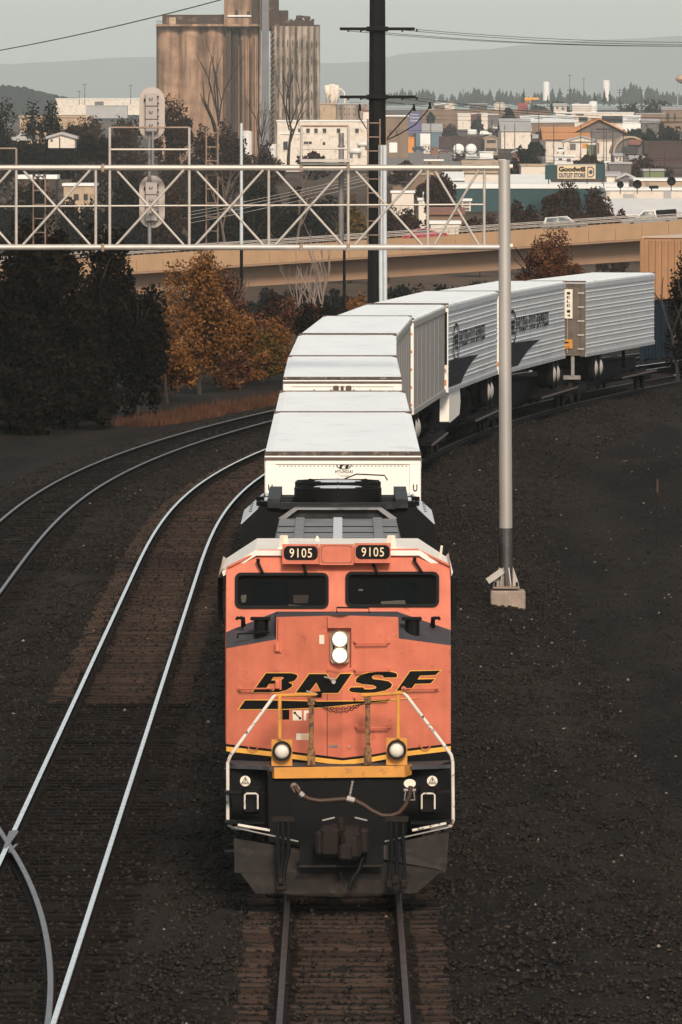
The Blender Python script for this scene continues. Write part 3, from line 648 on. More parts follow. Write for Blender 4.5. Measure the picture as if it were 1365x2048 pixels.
for xs_, yb in (((556,566,577), 1770), ((783,793,806), 1765)):
    for k, x in enumerate(xs_):
        x2 = x + (4-6*k)*(1 if xs_[0] < 600 else -.5); b = MB(); b.tube([L(x,1640,.8), L(x,1665,.75), L(x+1,1700,.3), L(x2,1740,.06), L(x2-2,yb-8*(k == 1),-.02)], .028, 8); ah = b.build('air_hose', M['black'], loco, 60)
        q = L(x2-2, yb-8*(k == 1), -.02); b = MB(); b.bev(q.x-.05, q.x+.05, q.y-.04, q.y+.04, q.z-.08, q.z+.04, .02); b.build('glad_hand', M['iron'], ah)
    b = MB(); b.box(L(xs_[0]-12,0,.8).x, L(xs_[2]+12,0,.8).x, .75, .95, L(0,1640,.8).z-.02, L(0,1634,.8).z); b.build('hose_bracket', M['iron'], loco)
b = MB(); b.tube([L(725,1715,.1), L(718,1740,-.02), L(705,1758,-.06), L(698,1780,-.08)], .03, 8); b.build('brake_hose', M['black'], loco, 60)
for s in (-1, 1):
    b = MB(); b.tube([L(690+s*20,1635,.9), L(690+s*45,1641,.9)], .012, 6); b.build('uncoupling_lever', M['metal'], loco)
# --- long hood behind the cab
b = MB(); b.box(XC-.92, XC+.92, 7.75, 21.6, 1.8, 4.18); b.build('hood', M['black'], loco)
b = MB(); b.prism([(XC-.98,4.10),(XC-.90,4.42),(XC+.90,4.42),(XC+.98,4.10)], 8.2, 16.0); b.build('equipment_hatch', M['hoodgrey'], loco)
for x, a in ((-.34, .10), (.30, .085), (.0+XC-.86+.9, .0)):
    pass
for x in (-.36, .0, .38):
    b = MB(); b.bev(XC+x*1.6-.07, XC+x*1.6+.07, 8.15, 15.6, 4.42, 4.46, .01); b.build('hatch_strap', M['radtop' if x == 0 else 'hoodgrey'], loco)
for y_ in (9.9, 11.6, 13.4):
    b = MB(); b.box(XC-.9, XC+.9, y_, y_+.05, 4.418, 4.432); b.build('hatch_seam', M['black'], loco)
for s in (-1, 1):
    b = MB(); b.bev(XC+s*1.02-.12, XC+s*1.02+.12, 9.0, 9.6, 4.18, 4.33, .03); b.bev(XC+s*1.02-.10, XC+s*1.02+.16, 8.6, 8.9, 4.06, 4.2, .03); b.build('hatch_latch', M['black'], loco)
b = MB(); b.prism([(XC-.86,4.42),(XC-.66,4.56),(XC+.66,4.56),(XC+.86,4.42)], 16.1, 17.3); b.build('brake_hatch', M['hooddark'], loco)
b = MB(); b.prism([(XC-.92,4.42),(XC-.68,4.585),(XC+.68,4.585),(XC+.92,4.42),(XC+.80,4.42),(XC+.62,4.555),(XC-.62,4.555),(XC-.80,4.42)], 16.0, 16.12); b.build('hatch_frame', M['hoodgrey'], loco)
# flared radiator section
b = MB(); b.prism([(XC-1.22,4.52),(XC-1.51,4.26),(XC-1.53,3.78),(XC-1.40,3.62),(XC-.9,3.3),(XC+.9,3.3),(XC+1.40,3.62),(XC+1.53,3.78),(XC+1.51,4.26),(XC+1.22,4.52)], 17.4, 21.8); b.build('radiator', M['black'], loco)
for s in (-1, 1):
    n_ = Vector((s*.26, 0, .29)).normalized()*.012
    b = MB(); q = [Vector((XC+s*1.20, 17.9, 4.538)), Vector((XC+s*1.51, 17.45, 4.262)), Vector((XC+s*1.51, 21.8, 4.262)), Vector((XC+s*1.20, 21.8, 4.538))]
    b.add([p+n_ for p in q]+[p-n_*.4 for p in q], [(0,1,2,3),(4,5,6,7),(0,1,5,4),(1,2,6,5),(2,3,7,6),(3,0,4,7)]); wp = b.build('radiator_flare', M['radtop'], loco)
    b = MB()
    for k in range(6):
        c = Vector((XC+s*1.36, 18.4+k*.55, 4.40))+n_*1.4; b.lathe([(.035,-.004),(.035,.004)], c, 8)
    b.build('bolt', M['black'], wp)
    b = MB(); b.prism([(XC+s*1.02, 17.6),(XC+s*1.28,17.8),(XC+s*1.02,18.3)], 4.53, 4.60, 'z'); b.build('gusset', M['black'], loco); b = MB(); b.prism([(XC+s*1.02, 19.2),(XC+s*1.30,19.4),(XC+s*1.02,19.9)], 4.53, 4.60, 'z'); b.build('gusset', M['black'], loco)
    for y_ in (18.1, 19.7):
        b = MB(); b.lathe([(.06,4.53),(.06,4.63),(.05,4.65)], (XC+s*1.10, y_, 0), 10); b.build('lifting_eye', M['radtop'], loco)
b = MB()
for s in (-1, 1): b.box(XC+s*1.0-.10, XC+s*1.0+.10, 17.3, 21.7, 4.52, 4.66)
b.box(XC-.9, XC+.9, 17.3, 17.5, 4.5, 4.60); b.box(XC-.9, XC-.55, 18.9, 19.0, 4.52, 4.62); b.box(XC+.55, XC+.9, 18.9, 19.0, 4.52, 4.62); b.build('radiator_frame', M['hooddark'], loco)
for y_ in (18.6, 20.7):
    b = MB(); b.lathe([(.69,4.50),(.69,4.78),(.66,4.80),(.62,4.78),(.60,4.66)], (XC, y_, 0), 32); fn = b.build('cooling_fan', M['black'], loco, 50)
    b = MB(); b.lathe([(.44,4.77),(.36,4.80),(.30,4.80)], (XC, y_, 0), 24); b.build('fan_hub', M['radtop'], fn, 50)
    for k in range(8): a = k*math.pi/4; b = MB(); b.tube([(XC+.4*math.cos(a), y_+.4*math.sin(a), 4.79), (XC+.66*math.cos(a), y_+.66*math.sin(a), 4.80)], .012, 5); b.build('guard_spoke', M['black'], fn)
b = MB(); b.tube([(XC+.1, 21.2, 4.8), (XC+.3, 21.2, 4.88), (XC+.75, 21.2, 4.86), (XC+.80, 21.2, 4.78)], .011, 6); b.build('fan_rail', M['black'], loco)
# running boards, tank, trucks
b = MB(); b.box(XC-1.55, XC+1.55, 7.75, 22.0, 1.62, 1.80); b.build('underframe', M['black'], loco)
for s in (-1, 1):
    for k in range(8):
        y_ = 8.4+k*1.8; b = MB(); b.tube([(XC+s*1.52, y_, 1.8), (XC+s*1.52, y_, 2.75)], .02, 6); b.build('side_stanchion', M['whiterail'], loco)
    b = MB(); b.tube([(XC+s*1.52, 8.2, 2.75), (XC+s*1.52, 21.4, 2.75)], .02, 6); b.build('side_handrail', M['whiterail'], loco)
b = MB(); b.prism([(XC-1.45,1.6),(XC-1.45,.7),(XC-1.1,.35),(XC+1.1,.35),(XC+1.45,.7),(XC+1.45,1.6)], 9.2, 14.2); b.build('fuel_tank', M['under'], loco)
wh = MB(); wh.lathe([(.50,-.075),(.535,-.06),(.535,-.045),(.51,-.03),(.51,.06),(.46,.07),(.2,.03),(.16,.08),(.02,.08)], (0,0,0), 24, 'x'); whm = wh.mesh('wheel', M['iron'], 40)
for ty in (4.2, 18.0):
    b = MB()
    for s in (-1, 1): b.bev(XC+s*1.08-.08, XC+s*1.08+.08, ty-2.3, ty+2.3, .45, .95, .05)
    b.box(XC-1, XC+1, ty-.3, ty+.3, .5, 1.2); tk = b.build('truck', M['under'], loco)
    for k in (-1.75, 0, 1.75):
        for s in (-1, 1):
            o = bpy.data.objects.new('wheel', whm); COL.objects.link(o); o.parent = tk; o.location = (XC+s*.78, ty+k, .51); o.rotation_euler = (0, 0, 0 if s < 0 else math.pi)
# ================================================================ trailers and containers on spine cars
TW = 1.295
def decal(parent, nm, m, fn, body=None, w_=1., h_=1., poly=None, **k):
    b = MB()
    if body: b = text_fit(body, w_, h_, fn, **k)
    else: b.plate(poly, lambda u, v, o: fn(u, v), 0)
    return b.build(nm, m, parent)
wt = MB(); wt.lathe([(.30,-.13),(.46,-.13),(.51,-.10),(.51,.10),(.46,.13),(.30,.13)], (0,0,0), 20, 'x'); WT = wt.mesh('tyre', M['tyre'], 40)
wt = MB(); wt.lathe([(.30,-.08),(.30,.06),(.24,.10),(.12,.14),(.02,.15)], (0,0,0), 16, 'x'); WH = wt.mesh('hub', M['hub'], 40)
whs = MB(); whs.lathe([(.36,-.07),(.42,-.05),(.42,-.03),(.39,0),(.39,.06),(.12,.04),(.02,.06)], (0,0,0), 20, 'x'); WR = whs.mesh('wheel', M['iron'], 40)
def trailer(label, dF, Ln, zt, H, doors=False, ribs=False, side='trailerside', front='trailerfront', wheels=None, off=0., cap=True, cat='trailer', name='trailer', group='trailers riding on the train'):
    a, c = path(dF, off), path(dF+Ln, off); rz = -math.atan2(c.x-a.x, c.y-a.y)
    t = thing(name, label, cat, (a.x, a.y, 0), rz, group); z0 = zt-H
    b = MB(); b.box(-TW+.02, TW-.02, .03, Ln, z0+.05, zt-.03); b.build('side_wall', M[side], t)
    b = MB(); b.prism([(-TW-.01,zt-.09),(-TW-.01,zt-.035),(-TW+.12,zt),(TW-.12,zt),(TW+.01,zt-.035),(TW+.01,zt-.09)], -.02, Ln+.01); rf = b.build('roof', M['trailerwhite'], t)
    for yy in (0., Ln-.10):
        b = MB(); b.bev(-TW-.012, TW+.012, yy-.03, yy+.12, zt-.05, zt+.018, .006); b.build('roof_edge', M['seamlight'], rf)
    b = MB(); b.box(-TW+.04, TW-.04, -.01, .03, z0+.05, zt-.10); fw = b.build('front_wall', M['darkdoor' if doors == 'dark' else front], t)
    b = MB()
    for s in (-1, 1): b.bev(s*(TW-.09)-.10, s*(TW-.09)+.10, -.03, .04, z0, zt-.09, .02)
    b.bev(-TW, TW, -.035, .03, zt-.20, zt-.092, .012); b.build('corner_post', M['darkdoor' if doors == 'dark' else front], t)
    b = MB()
    for s in (-1, 1): b.bev(s*(TW-.0)-.02, s*TW+.02, 0, Ln, z0, z0+.16, .008)
    b.build('bottom_rail', M[side], t)
    if cap:
        b = MB(); b.box(-TW-.012, TW+.012, -.05, -.02, zt-.125, zt-.075); b.build('cap_seam', M['seam'], t)
    for s in (-1, 1):
        b = MB(); b.bev(s*TW-.015, s*TW+.018, 0, Ln, zt-.26, zt-.09, .008); b.build('top_rail', M[side], t)
    if ribs:
        rb = MB(); rb.bev(-.006, .020, .12, Ln-.05, -.016, .016, .005); rm = rb.mesh('side_rib', M['ribbright'])
        n = 7
        for k in range(n):
            zc = z0+.35+(H-.75)*k/(n-1)
            for dz in (0, .13):
                o = bpy.data.objects.new('side_rib', rm); COL.objects.link(o); o.parent = t; o.location = (TW-.018, 0, zc+dz)
        b = MB()
        for k in range(int(Ln/.55)): b.box(TW+.016, TW+.021, .3+k*.55, .5+k*.55, z0+.03, z0+.09)
        b.build('reflector_tape', M['seam'], t)['kind'] = 'stuff'
    else:
        b = MB()
        for k in range(1, int(Ln/2.4)): b.box(TW-.02, TW-.012, k*2.4, k*2.4+.03, z0+.16, zt-.26)
        b.build('side_post', M[side], t)['kind'] = 'stuff'
    if doors:
        b = MB(); b.box(-.012, .012, -.016, -.008, z0+.1, zt-.22); b.build('door_gap', M['seam'], t)
        for s in (-1, 1):
            for x in (.25, .62):
                b = MB(); b.tube([(s*x, -.05, z0+.15), (s*x, -.05, zt-.25)], .018, 6); b.build('lock_rod', M['metal'], t)
            for k in range(5):
                b = MB(); zz = z0+.3+(H-.75)*k/4; b.bev(s*(TW-.16)-.13, s*(TW-.16)+.13, -.06, -.02, zz-.035, zz+.035, .01); b.build('hinge', M['hub' if doors == 'dark' else 'orangelens'], t)
    # landing gear, tandem wheels, spine car hitch
    wy = wheels if wheels is not None else Ln-2.6
    if cat == 'trailer':
        b = MB(); b.box(-.55, .55, wy-1.6, wy+1.6, z0-.32, z0); b.build('bogie_frame', M['under'], t)
        for dy in (-.62, .62):
            for x in (-1.12, -.82, .82, 1.12):
                o = bpy.data.objects.new('wheel', WT); COL.objects.link(o); o.parent = t; o.location = (x, wy+dy, z0-.50)
                if abs(x) > 1: h = bpy.data.objects.new('hub', WH); COL.objects.link(h); h.parent = o; h.rotation_euler = (0, 0, 0 if x > 0 else math.pi); h.location = (.06*(1 if x > 0 else -1), 0, 0)
        lg = Ln*.28 if wy > Ln/2 else Ln*.72
        for s in (-1, 1):
            b = MB(); b.bev(s*.8-.06, s*.8+.06, lg-.06, lg+.06, z0-.75, z0+.02, .01); b.box(s*.8-.12, s*.8+.12, lg-.12, lg+.12, z0-.78, z0-.74); b.build('landing_leg', M['under'], t)
    t['len'] = Ln
    return t, z0
M['ribbright'] = mat('bright_rib', (.82,.80,.78), .4, 0., var=.05)
M['ffe'] = mat('ffe_print', (.013,.0125,.014), .7, var=.2, spec=.08)
M['bluebox'] = mat('dark_blue_container', (.007,.014,.022), .7, spec=.1, var=.2, scale=1.5, streak=.2)
M['tanbox'] = mat('tan_container', (.34,.175,.085), .6, var=.12, scale=1.2, streak=.25)
M['seamlight'] = mat('dark_roof_edge', (.075,.052,.040), .8, var=.6, scale=5, c2=(.3,.24,.2), c2lo=.55, c2hi=.7)  # dark strip across each roof end, standing in for the gap between boxes
t1, z1 = trailer('white trailer with a round-edged car maker emblem on its front, right behind the locomotive', 133.6, 18.9, 5.03, 2.85)
b = MB(); b.plate([ell(0,0,.21,.12,24), ell(0,0,.185,.098,24)], lambda u, v, o: Vector((.02+u*.62, -.016-o, 4.825+v*.62)), .004)
b.plate([[(-.13,-.085),(-.06,-.085),(-.035,-.02),(.06,.01),(.05,-.03),(.03,-.085),(.10,-.085),(.16,.07),(.09,.085),(.06,.035),(-.04,.0),(-.03,.04),(-.01,.085),(-.08,.085)]], lambda u, v, o: Vector((.02+u*.62, -.017-o, 4.825+v*.62)), .004)
b.build('emblem', M['ffe'], t1)
decal(t1, 'maker_name', M['ffe'], lambda u, v: Vector((.02+u, -.016, 4.715+v)), 'HYUNDAI', .29, .055, offset=.02, spacing=1.2)
decal(t1, 'maker_subtitle', M['metal'], lambda u, v: Vector((.02+u, -.016, 4.65+v)), 'Translead', .20, .05)
for s in (-1, 1): decal(t1, 'letter_mark', M['ffe'], lambda u, v, s=s: Vector((s*1.21+u, -.036, 4.44+v)), 'U', .075, .12, offset=.03)
b = MB()
for k in range(34): b.lathe([(.010,-.004),(.010,.004)], (-1.05+k*.064, -.014, 4.805), 6, 'y')
b.build('rivet', M['seam'], t1)['kind'] = 'stuff'
trailer('short white trailer roof behind the emblem trailer, second box of the train', 153.8, 12.4, 4.97, 2.85)
t3, z3 = trailer('white trailer with dark rusty hinge marks at the top of its doors, third box', 175.8, 16.4, 4.95, 2.85, doors=True)
for x in (-.14, .0, .14):
    b = MB(); b.bev(x-.05*(1.2 if x else .6), x+.05*(1.2 if x else .6), -.075, -.02, 4.50, 4.78, .02); b.build('rusty_lock', M['seam'], t3)
trailer('white trailer roof between the rusty-hinged box and the curve, fourth box', 193.4, 19.6, 4.92, 2.85, side='trailergrey')
trailer('white trailer with ribbed grey side where the train starts to curve, fifth box', 214.4, 20.0, 4.91, 2.85, side='trailergrey')
trailer('plain grey-sided trailer with cream rear door and orange hinges, before the lettered trailers', 236., 18.2, 4.80, 2.85, doors=True, side='trailergrey', wheels=2.8)
def ffe(t, z0, zt, dark_swoosh=True):
    S = lambda y, z: Vector((TW+.024, y, z))
    b = MB(); b.plate([ell(2.9, z0+1.55, 1.25, .62, 32), ell(2.9, z0+1.55, 1.05, .53, 32)], lambda u, v, o: S(u, v), 0); b.build('oval_emblem', M['ffe'], t)
    decal(t, 'oval_letters', M['ffe'], lambda u, v: S(2.9+u, z0+1.55+v), 'FFE', 1.3, .50, offset=.05)
    for wd_, yc, wl in (('FROZEN', 5.9, 3.1), ('FOOD', 8.9, 2.1), ('EXPRESS', 12.2, 3.7)): decal(t, 'company_word', M['ffe'], lambda u, v, yc=yc: S(yc+u, z0+1.62+v), wd_, wl, .52, offset=.03, spacing=1.1)
    b = MB(); b.plate([[(.2,z0+.18),(.2,z0+1.02),(4.,z0+1.0),(8.,z0+.96),(11.5,z0+.90),(9.5,z0+.80),(7.4,z0+.60),(5.6,z0+.36),(4.6,z0+.18)]], lambda u, v, o: S(u, v)-Vector((.002,0,0)), 0); b.build('swoosh', M['ffe'], t)
    for k in range(2): decal(t, 'slogan', M['metal'], lambda u, v, k=k: S(13.6+u, z0+.46-.15*k+v), ('frozen foods express', 'service line')[k], (4.2, 3.0)[k], .10)
f1, z0 = trailer('silver ribbed trailer with oval emblem and company lettering, nearer of two', 255.5, 19.4, 4.80, 2.85, ribs=True)
ffe(f1, z0, 4.80)
b = MB(); b.box(.98, 1.27, -.045, -.034, z0+.9, zt_ := 4.55); b.build('black_panel', M['blackflat'], f1)
b = MB(); b.box(.95, 1.28, -.05, -.046, z0+.62, z0+.88); hp = b.build('height_plate', M['cream'], f1)
decal(hp, 'height_digits', M['ffe'], lambda u, v: Vector((1.11+u, -.053, z0+.72+v)), '13 6', .28, .12, offset=.02)
b = MB(); b.bev(1.05, 1.25, -.06, -.03, z0+.25, z0+.42, .01); b.build('marker_light', M['orangelens'], f1)
b = MB(); b.prism([(.9, z0-.95),(1.0, z0-.02),(4.9, z0-.02),(5.2, z0-.45),(4.8, z0-.85),(1.2, z0-1.0)], .95, 1.25, 'x'); b.build('fuel_tank', M['trailerfront'], f1)
f2, z0 = trailer('silver ribbed trailer with black number 774249 down its front corner', 276.4, 19.6, 4.74, 2.85, ribs=True)
ffe(f2, z0, 4.74)
for k, ch_ in enumerate('774249'): decal(f2, 'number_digit', M['ffe'], lambda u, v, k=k: Vector((1.08+u, -.036, z0+2.45-.26*k+v)), ch_, .13, .20, offset=.02)
for zz in (.30, .58):
    b = MB(); b.bev(.75 if zz > .4 else 1.05, .98 if zz > .4 else 1.22, -.06, -.03, z0+zz, z0+zz+.13, .01); b.build('marker_light', M['orangelens'], f2)
f3, z0 = trailer('plain silver ribbed trailer with dark quilted rear door, last box in view', 301.5, 18.2, 4.62, 2.85, doors='dark', ribs=True, wheels=3.6)
b = MB(); b.box(.52, .82, -.075, -.07, z0+1.45, z0+2.55); sn = b.build('white_plate', M['cream'], f3)
for k, ch_ in enumerate('1ELE14'): decal(sn, 'plate_letter', M['ffe'], lambda u, v, k=k: Vector((.67+u, -.078, z0+2.40-.155*k-(.06 if k > 3 else 0)+v)), ch_, .13, .10, offset=.02)
b = MB(); b.box(.05, .82, -.075, -.07, z0+.32, z0+.66); yn = b.build('orange_sign', M['yellow'], f3)
decal(yn, 'sign_mark', M['blackflat'], lambda u, v: Vector((.43+u, -.078, z0+.52+v)), poly=[[(-.28,-.08),(-.22,.10),(-.06,.12),(.02,.06),(.25,.05),(.25,.0),(.05,-.02),(-.06,-.10)]])
decal(yn, 'sign_words', M['blackflat'], lambda u, v: Vector((.43+u, -.078, z0+.37+v)), 'SPARE TIRE', .55, .05)
b = MB(); b.box(-1.0, 1.1, .05, .15, z0-.85, z0-.70); b.box(.75, .87, .05, .13, z0-.75, z0+.02); b.box(-.85, -.73, .05, .13, z0-.75, z0+.02); b.build('bumper_guard', M['metal'], f3)
# spine cars (one under each box)
def spine(label, dF, Ln):
    a, c = path(dF-.6), path(dF+Ln+.6); rz = -math.atan2(c.x-a.x, c.y-a.y); T = Ln+1.2
    t = thing('spine_car', label, 'spine car', (a.x, a.y, 0), rz, 'spine cars carrying the trailers')
    b = MB(); b.bev(-.45, .45, 0, T, .42, 1.28, .05); b.build('center_sill', M['under'], t)
    for s in (-1, 1):
        b = MB(); b.bev(s*1.05-.30, s*1.05+.30, T*.55, T-.8, .62, .74, .02); b.build('wheel_platform', M['under'], t)
        b = MB(); b.tube([(s*1.36, T*.50, .70), (s*1.36, T-.6, .72)], .035, 6); b.build('platform_edge', M['rustpipe'], t)
    b = MB(); b.prism([(T*.12,1.2),(T*.12+.5,1.9),(T*.12+.9,1.9),(T*.12+1.6,1.2)], -.3, .3, 'x'); b.build('hitch', M['under'], t)
    for ty in (1.2, T-1.2):
        b = MB()
        for s in (-1, 1): b.bev(s*1.0-.07, s*1.0+.07, ty-1.15, ty+1.15, .35, .72, .05)
        b.box(-1, 1, ty-.2, ty+.2, .4, .78); k = b.build('truck', M['under'], t)
        for dy in (-.85, .85):
            for s in (-1, 1): o = bpy.data.objects.new('wheel', WR); COL.objects.link(o); o.parent = k; o.location = (s*.76, ty+dy, .40); o.rotation_euler = (0, 0, 0 if s < 0 else math.pi)
M['rustpipe'] = mat('rusty_pipe', (.07,.038,.026), .6, var=.2)
for lab, d_, l_ in (('dark spine car hidden beneath the emblem trailer', 133.6, 18.9), ('dark spine car beneath the short second box', 154.8, 14), ('dark spine car beneath the rusty-hinged third box', 175.8, 16.4), ('dark spine car beneath the fourth box', 193.4, 19.6), ('dark spine car beneath the fifth box on the curve', 214.4, 20.0), ('dark spine car beneath the plain grey-sided trailer', 236., 18.2), ('dark spine car beneath the nearer lettered silver trailer', 255.5, 19.4), ('dark spine car beneath the silver trailer numbered 774249', 276.4, 22.5), ('dark spine car beneath the last silver trailer with the quilted door', 301.5, 18.2)):
    spine(lab, d_, l_)
# double-stacked containers standing on the neighbouring track
DS, OS = 343., -2.45
p0, p1 = path(DS, OS), path(DS+16, OS); rz = -math.atan2(p1.x-p0.x, p1.y-p0.y)
def container(label, z0, z1, m, wd=1.22, name='container'):
    t = thing(name, label, 'container', (p0.x, p0.y, 0), rz, 'stacked containers beyond the last trailer')
    b = MB(); b.box(-wd+.06, wd-.06, .06, 15.9, z0+.1, z1-.06); b.build('wall', M[m], t)
    b = MB(); b.box(-wd, wd, 0, 16, z1-.06, z1); b.build('roof', M['tanroof' if m == 'tanbox' else m], t)
    for s in (-1, 1):
        b = MB(); b.bev(s*wd-.09, s*wd+.09, -.02, .14, z0, z1-.06, .015); b.build('corner_post', M[m], t)
        b = MB(); b.box(s*wd-.05, s*wd+.05, .14, 16, z1-.18, z1-.062); b.build('top_rail', M[m], t)
        b = MB(); b.box(s*wd-.05, s*wd+.05, .14, 16, z0, z0+.15); b.build('bottom_rail', M[m], t)
    cb = MB(); cb.prism([(0,0),(.05,.055),(.13,.055),(.18,0)], z0+.15, z1-.18, 'z'); cm = cb.mesh('corrugation', M[m])
    for k in range(52):
        o = bpy.data.objects.new('corrugation', cm); COL.objects.link(o); o.parent = t; o.rotation_euler = (0, 0, math.pi/2); o.location = (wd+.0, .25+k*.30, 0); o.scale = (1, 1, 1)
        o.matrix_local = Matrix(((0, 1, 0, wd-.06), (1, 0, 0, .25+k*.30), (0, 0, 1, 0), (0, 0, 0, 1)))
    for k in range(7):
        o = bpy.data.objects.new('corrugation', cm); COL.objects.link(o); o.parent = t; o.location = (-.95+k*.28, .06, 0); o.matrix_local = Matrix(((1, 0, 0, -.95+k*.28), (0, -1, 0, .06), (0, 0, 1, 0), (0, 0, 0, 1)))
    return t
M['tanroof'] = mat('tan_roof', (.50,.36,.26), .6, var=.1)
tc_ = container('tan ribbed container stacked on top, at the right edge', 2.95, 5.72, 'tanbox')
b = MB(); b.plate([[(.3,0),(.55,.32),(.75,.33),(1.25,0)]], lambda u, v, o: Vector((TW-.08, 1.+u*2, 3.75+v)), 0); b.build('dark_mark', M['blackflat'], tc_)
for k in range(3): decal(tc_, 'print_line', M['ffe'], lambda u, v, k=k: Vector((TW-.06, 9.+u, 4.25-.13*k+v)), '228G1 4500', 2.2, .07)
bc_ = container('dark blue container at the bottom of the stack at the right edge', .35, 2.93, 'bluebox', name='container')
decal(bc_, 'number_mark', M['cream'], lambda u, v: Vector((TW-.06, 4.6+u, 1.95+v)), '3', .9, .42, offset=.03)
b = MB(); b.box(TW-.07, TW-.06, 2.8, 5.4, 1.15, 1.50); b.build('white_label', M['cream'], bc_)
# ================================================================ signal bridge
DG = 179.6
gb = thing('signal_bridge', 'galvanised steel truss signal bridge spanning the tracks on a round post', 'signal bridge', W(1016, 1232, DG))
GO = Vector(gb.location)
def G(x, y, dd=0.): return W(x, y, DG+dd) - GO
def gtube(nm, m, pts, r, n=12, dd=0., parent=gb, sm=50, **k):
    b = MB(); b.tube([G(p[0], p[1], dd + (p[2] if len(p) > 2 else 0)) for p in pts], r, n, **k); return b.build(nm, M[m], parent, sm)
b = MB(); c = G(1016, 1200); b.bev(c.x-.39, c.x+.39, -.35, .42, G(0,1236).z-.2, G(0,1180).z, .03); b.build('foundation', M['concretebase'], gb)
b = MB(); b.tube([G(1012.5,1172), G(1009,320)], .152, 24, True, .133); pst = b.build('post', M['galvpost'], gb, 50)
b = MB(); b.tube([G(1012.5,1172), G(1012,1056)], .156, 24, True, .154); b.build('post_sleeve', M['sleeve'], pst, 50)
b = MB(); c = G(1012.5, 1172); b.bev(c.x-.30, c.x+.30, -.30, .30, c.z-.05, c.z, .01); b.build('base_plate', M['rust'], gb)
for an in (20, 110, 200, 290, 65, 245):
    b = MB(); ca, sa = math.cos(R(an)), math.sin(R(an)); q = [(.14,0),(.30,0),(.30,.06),(.17,.42),(.14,.42)]
    b.prism(q, -.012, .012, 'y', Matrix.Translation(c) @ Matrix.Rotation(R(an), 4, 'Z')); b.build('gusset', M['galv'], gb)
for sx, sy in ((-1,-1),(1,-1),(-1,1),(1,1)):
    b = MB(); b.tube([c+Vector((sx*.24, sy*.24, 0)), c+Vector((sx*.24, sy*.24, .10))], .03, 8); b.build('anchor_bolt', M['iron'], gb)
b = MB(); b.box(-.07, .07, -.03, .03, 0, .42, Matrix.Translation(c+Vector((-.42, -.2, .12))) @ Matrix.Rotation(R(55), 4, 'Y')); b.build('loose_plate', M['galv'], gb)
XL0 = -420
b = MB(); b.tube([G(-432,1172), G(-436,320)], .152, 24, True, .133); b.build('post', M['galvpost'], gb, 50)
b = MB(); c = G(-432, 1200); b.bev(c.x-.39, c.x+.39, -.35, .42, G(0,1236).z-.2, G(0,1180).z, .03); b.build('foundation', M['concretebase'], gb); c = G(1012.5, 1172)
for dd in (0., 1.3):
    for y, r in ((335.5, .064), (494.5, .066)):
        yy = 250+(y-250)
        gtube('chord', 'galv', [(XL0, yy), (1000, yy)], r, 14, dd)
        gtube('chord_end', 'cream', [(1000, yy), (1026, yy-3)], r*.75, 10, dd)
    gtube('mid_rail', 'galv', [(XL0, 414.5), (968, 409)], .022, 8, dd)
    vx = [-285, -126, 33, 192, 220, 379, 538, 697, 856, 969]
    for i, x in enumerate(vx):
        gtube('vertical', 'galv', [(x, 340), (x, 490)], .034 if dd == 0 else .03, 8, dd)
        b = MB(); p = G(x, 495, dd); b.lathe([(.082,-.03),(.082,.03)], (p.x, p.y, p.z), 14, 'x')
    pan = [(-444,-285),(-285,-126),(-126,33),(33,192),(220,379),(379,538),(538,697),(697,856),(856,969)]
    for i, (x0, x1) in enumerate(pan):
        if dd == 0: gtube('diagonal', 'galv', [(x0+13, 340), (x1-11, 490)], .030, 8, .03)
        gtube('diagonal', 'galv', [(x0+13, 490), (x1-11, 340)], .030, 8, -.03 if dd == 0 else dd)
for x in (206, 603, 697):
    for y in (335.5, 494.5):
        b = MB(); p = G(x, y); b.bev(p.x-.035, p.x+.035, p.y-.10, p.y+.06, p.z-.095, p.z+.085, .012); b.build('splice_clamp', M['rust'], gb)
for x in (33, 379, 538, 697, 856):
    for y in (335.5, 494.5):
        b = MB(); p = G(x, y, 0.65); b.box(p.x-.025, p.x+.025, p.y-.65, p.y+.65, p.z-.03, p.z+.03); b.build('cross_strut', M['galv'], gb)
# ladders behind the truss
for xa, xb, yt in ((413, 436, 258), (736, 760.5, 238), (67, 91, 345)):
    m = 'rust' if xa != 67 else 'rust'
    ld = gtube('ladder', m, [(xa, yt), (xa, 490)], .020, 6, 1.5)
    gtube('ladder_stile', m, [(xb, yt), (xb, 490)], .020, 6, 1.5, ld)
    y = yt+8
    while y < 488: gtube('rung', m, [(xa, y), (xb, y)], .013, 6, 1.5, ld); y += 28
# handrails over the top chord
hr = gtube('handrail', 'rust', [(220, 255), (380, 255)], .022, 8, .2)
for x in (220, 379): gtube('handrail_post', 'galv', [(x, 255), (x, 332)], .032, 8, .2, hr)
gtube('handrail_bar', 'galv', [(220, 299), (380, 299)], .026, 8, .2, hr)
hr = gtube('handrail', 'rust', [(602, 252), (698, 252)], .026, 8, .1)
for x in (603, 697): gtube('handrail_post', 'galv', [(x, 252), (x, 332)], .030, 8, .1, hr)
gtube('handrail_bar', 'galv', [(602, 297), (698, 297)], .022, 8, .1, hr)
b = MB(); p, q = G(601, 321, 0), G(699, 321, 0); b.bev(p.x, q.x, -.2, 1.2, p.z-.04, p.z+.03, .01); b.build('platform', M['galv'], gb)
b = MB(); p, q = G(604, 327, 0), G(697, 327, 0); b.bev(p.x, q.x, -.12, -.06, p.z-.03, p.z+.02, .01); b.build('platform_edge', M['galv'], gb)
gtube('handrail', 'rust', [(-120, 297), (33, 297)], .022, 8, .2); gtube('handrail_post', 'rust', [(33, 297), (33, 332)], .028, 8, .2)
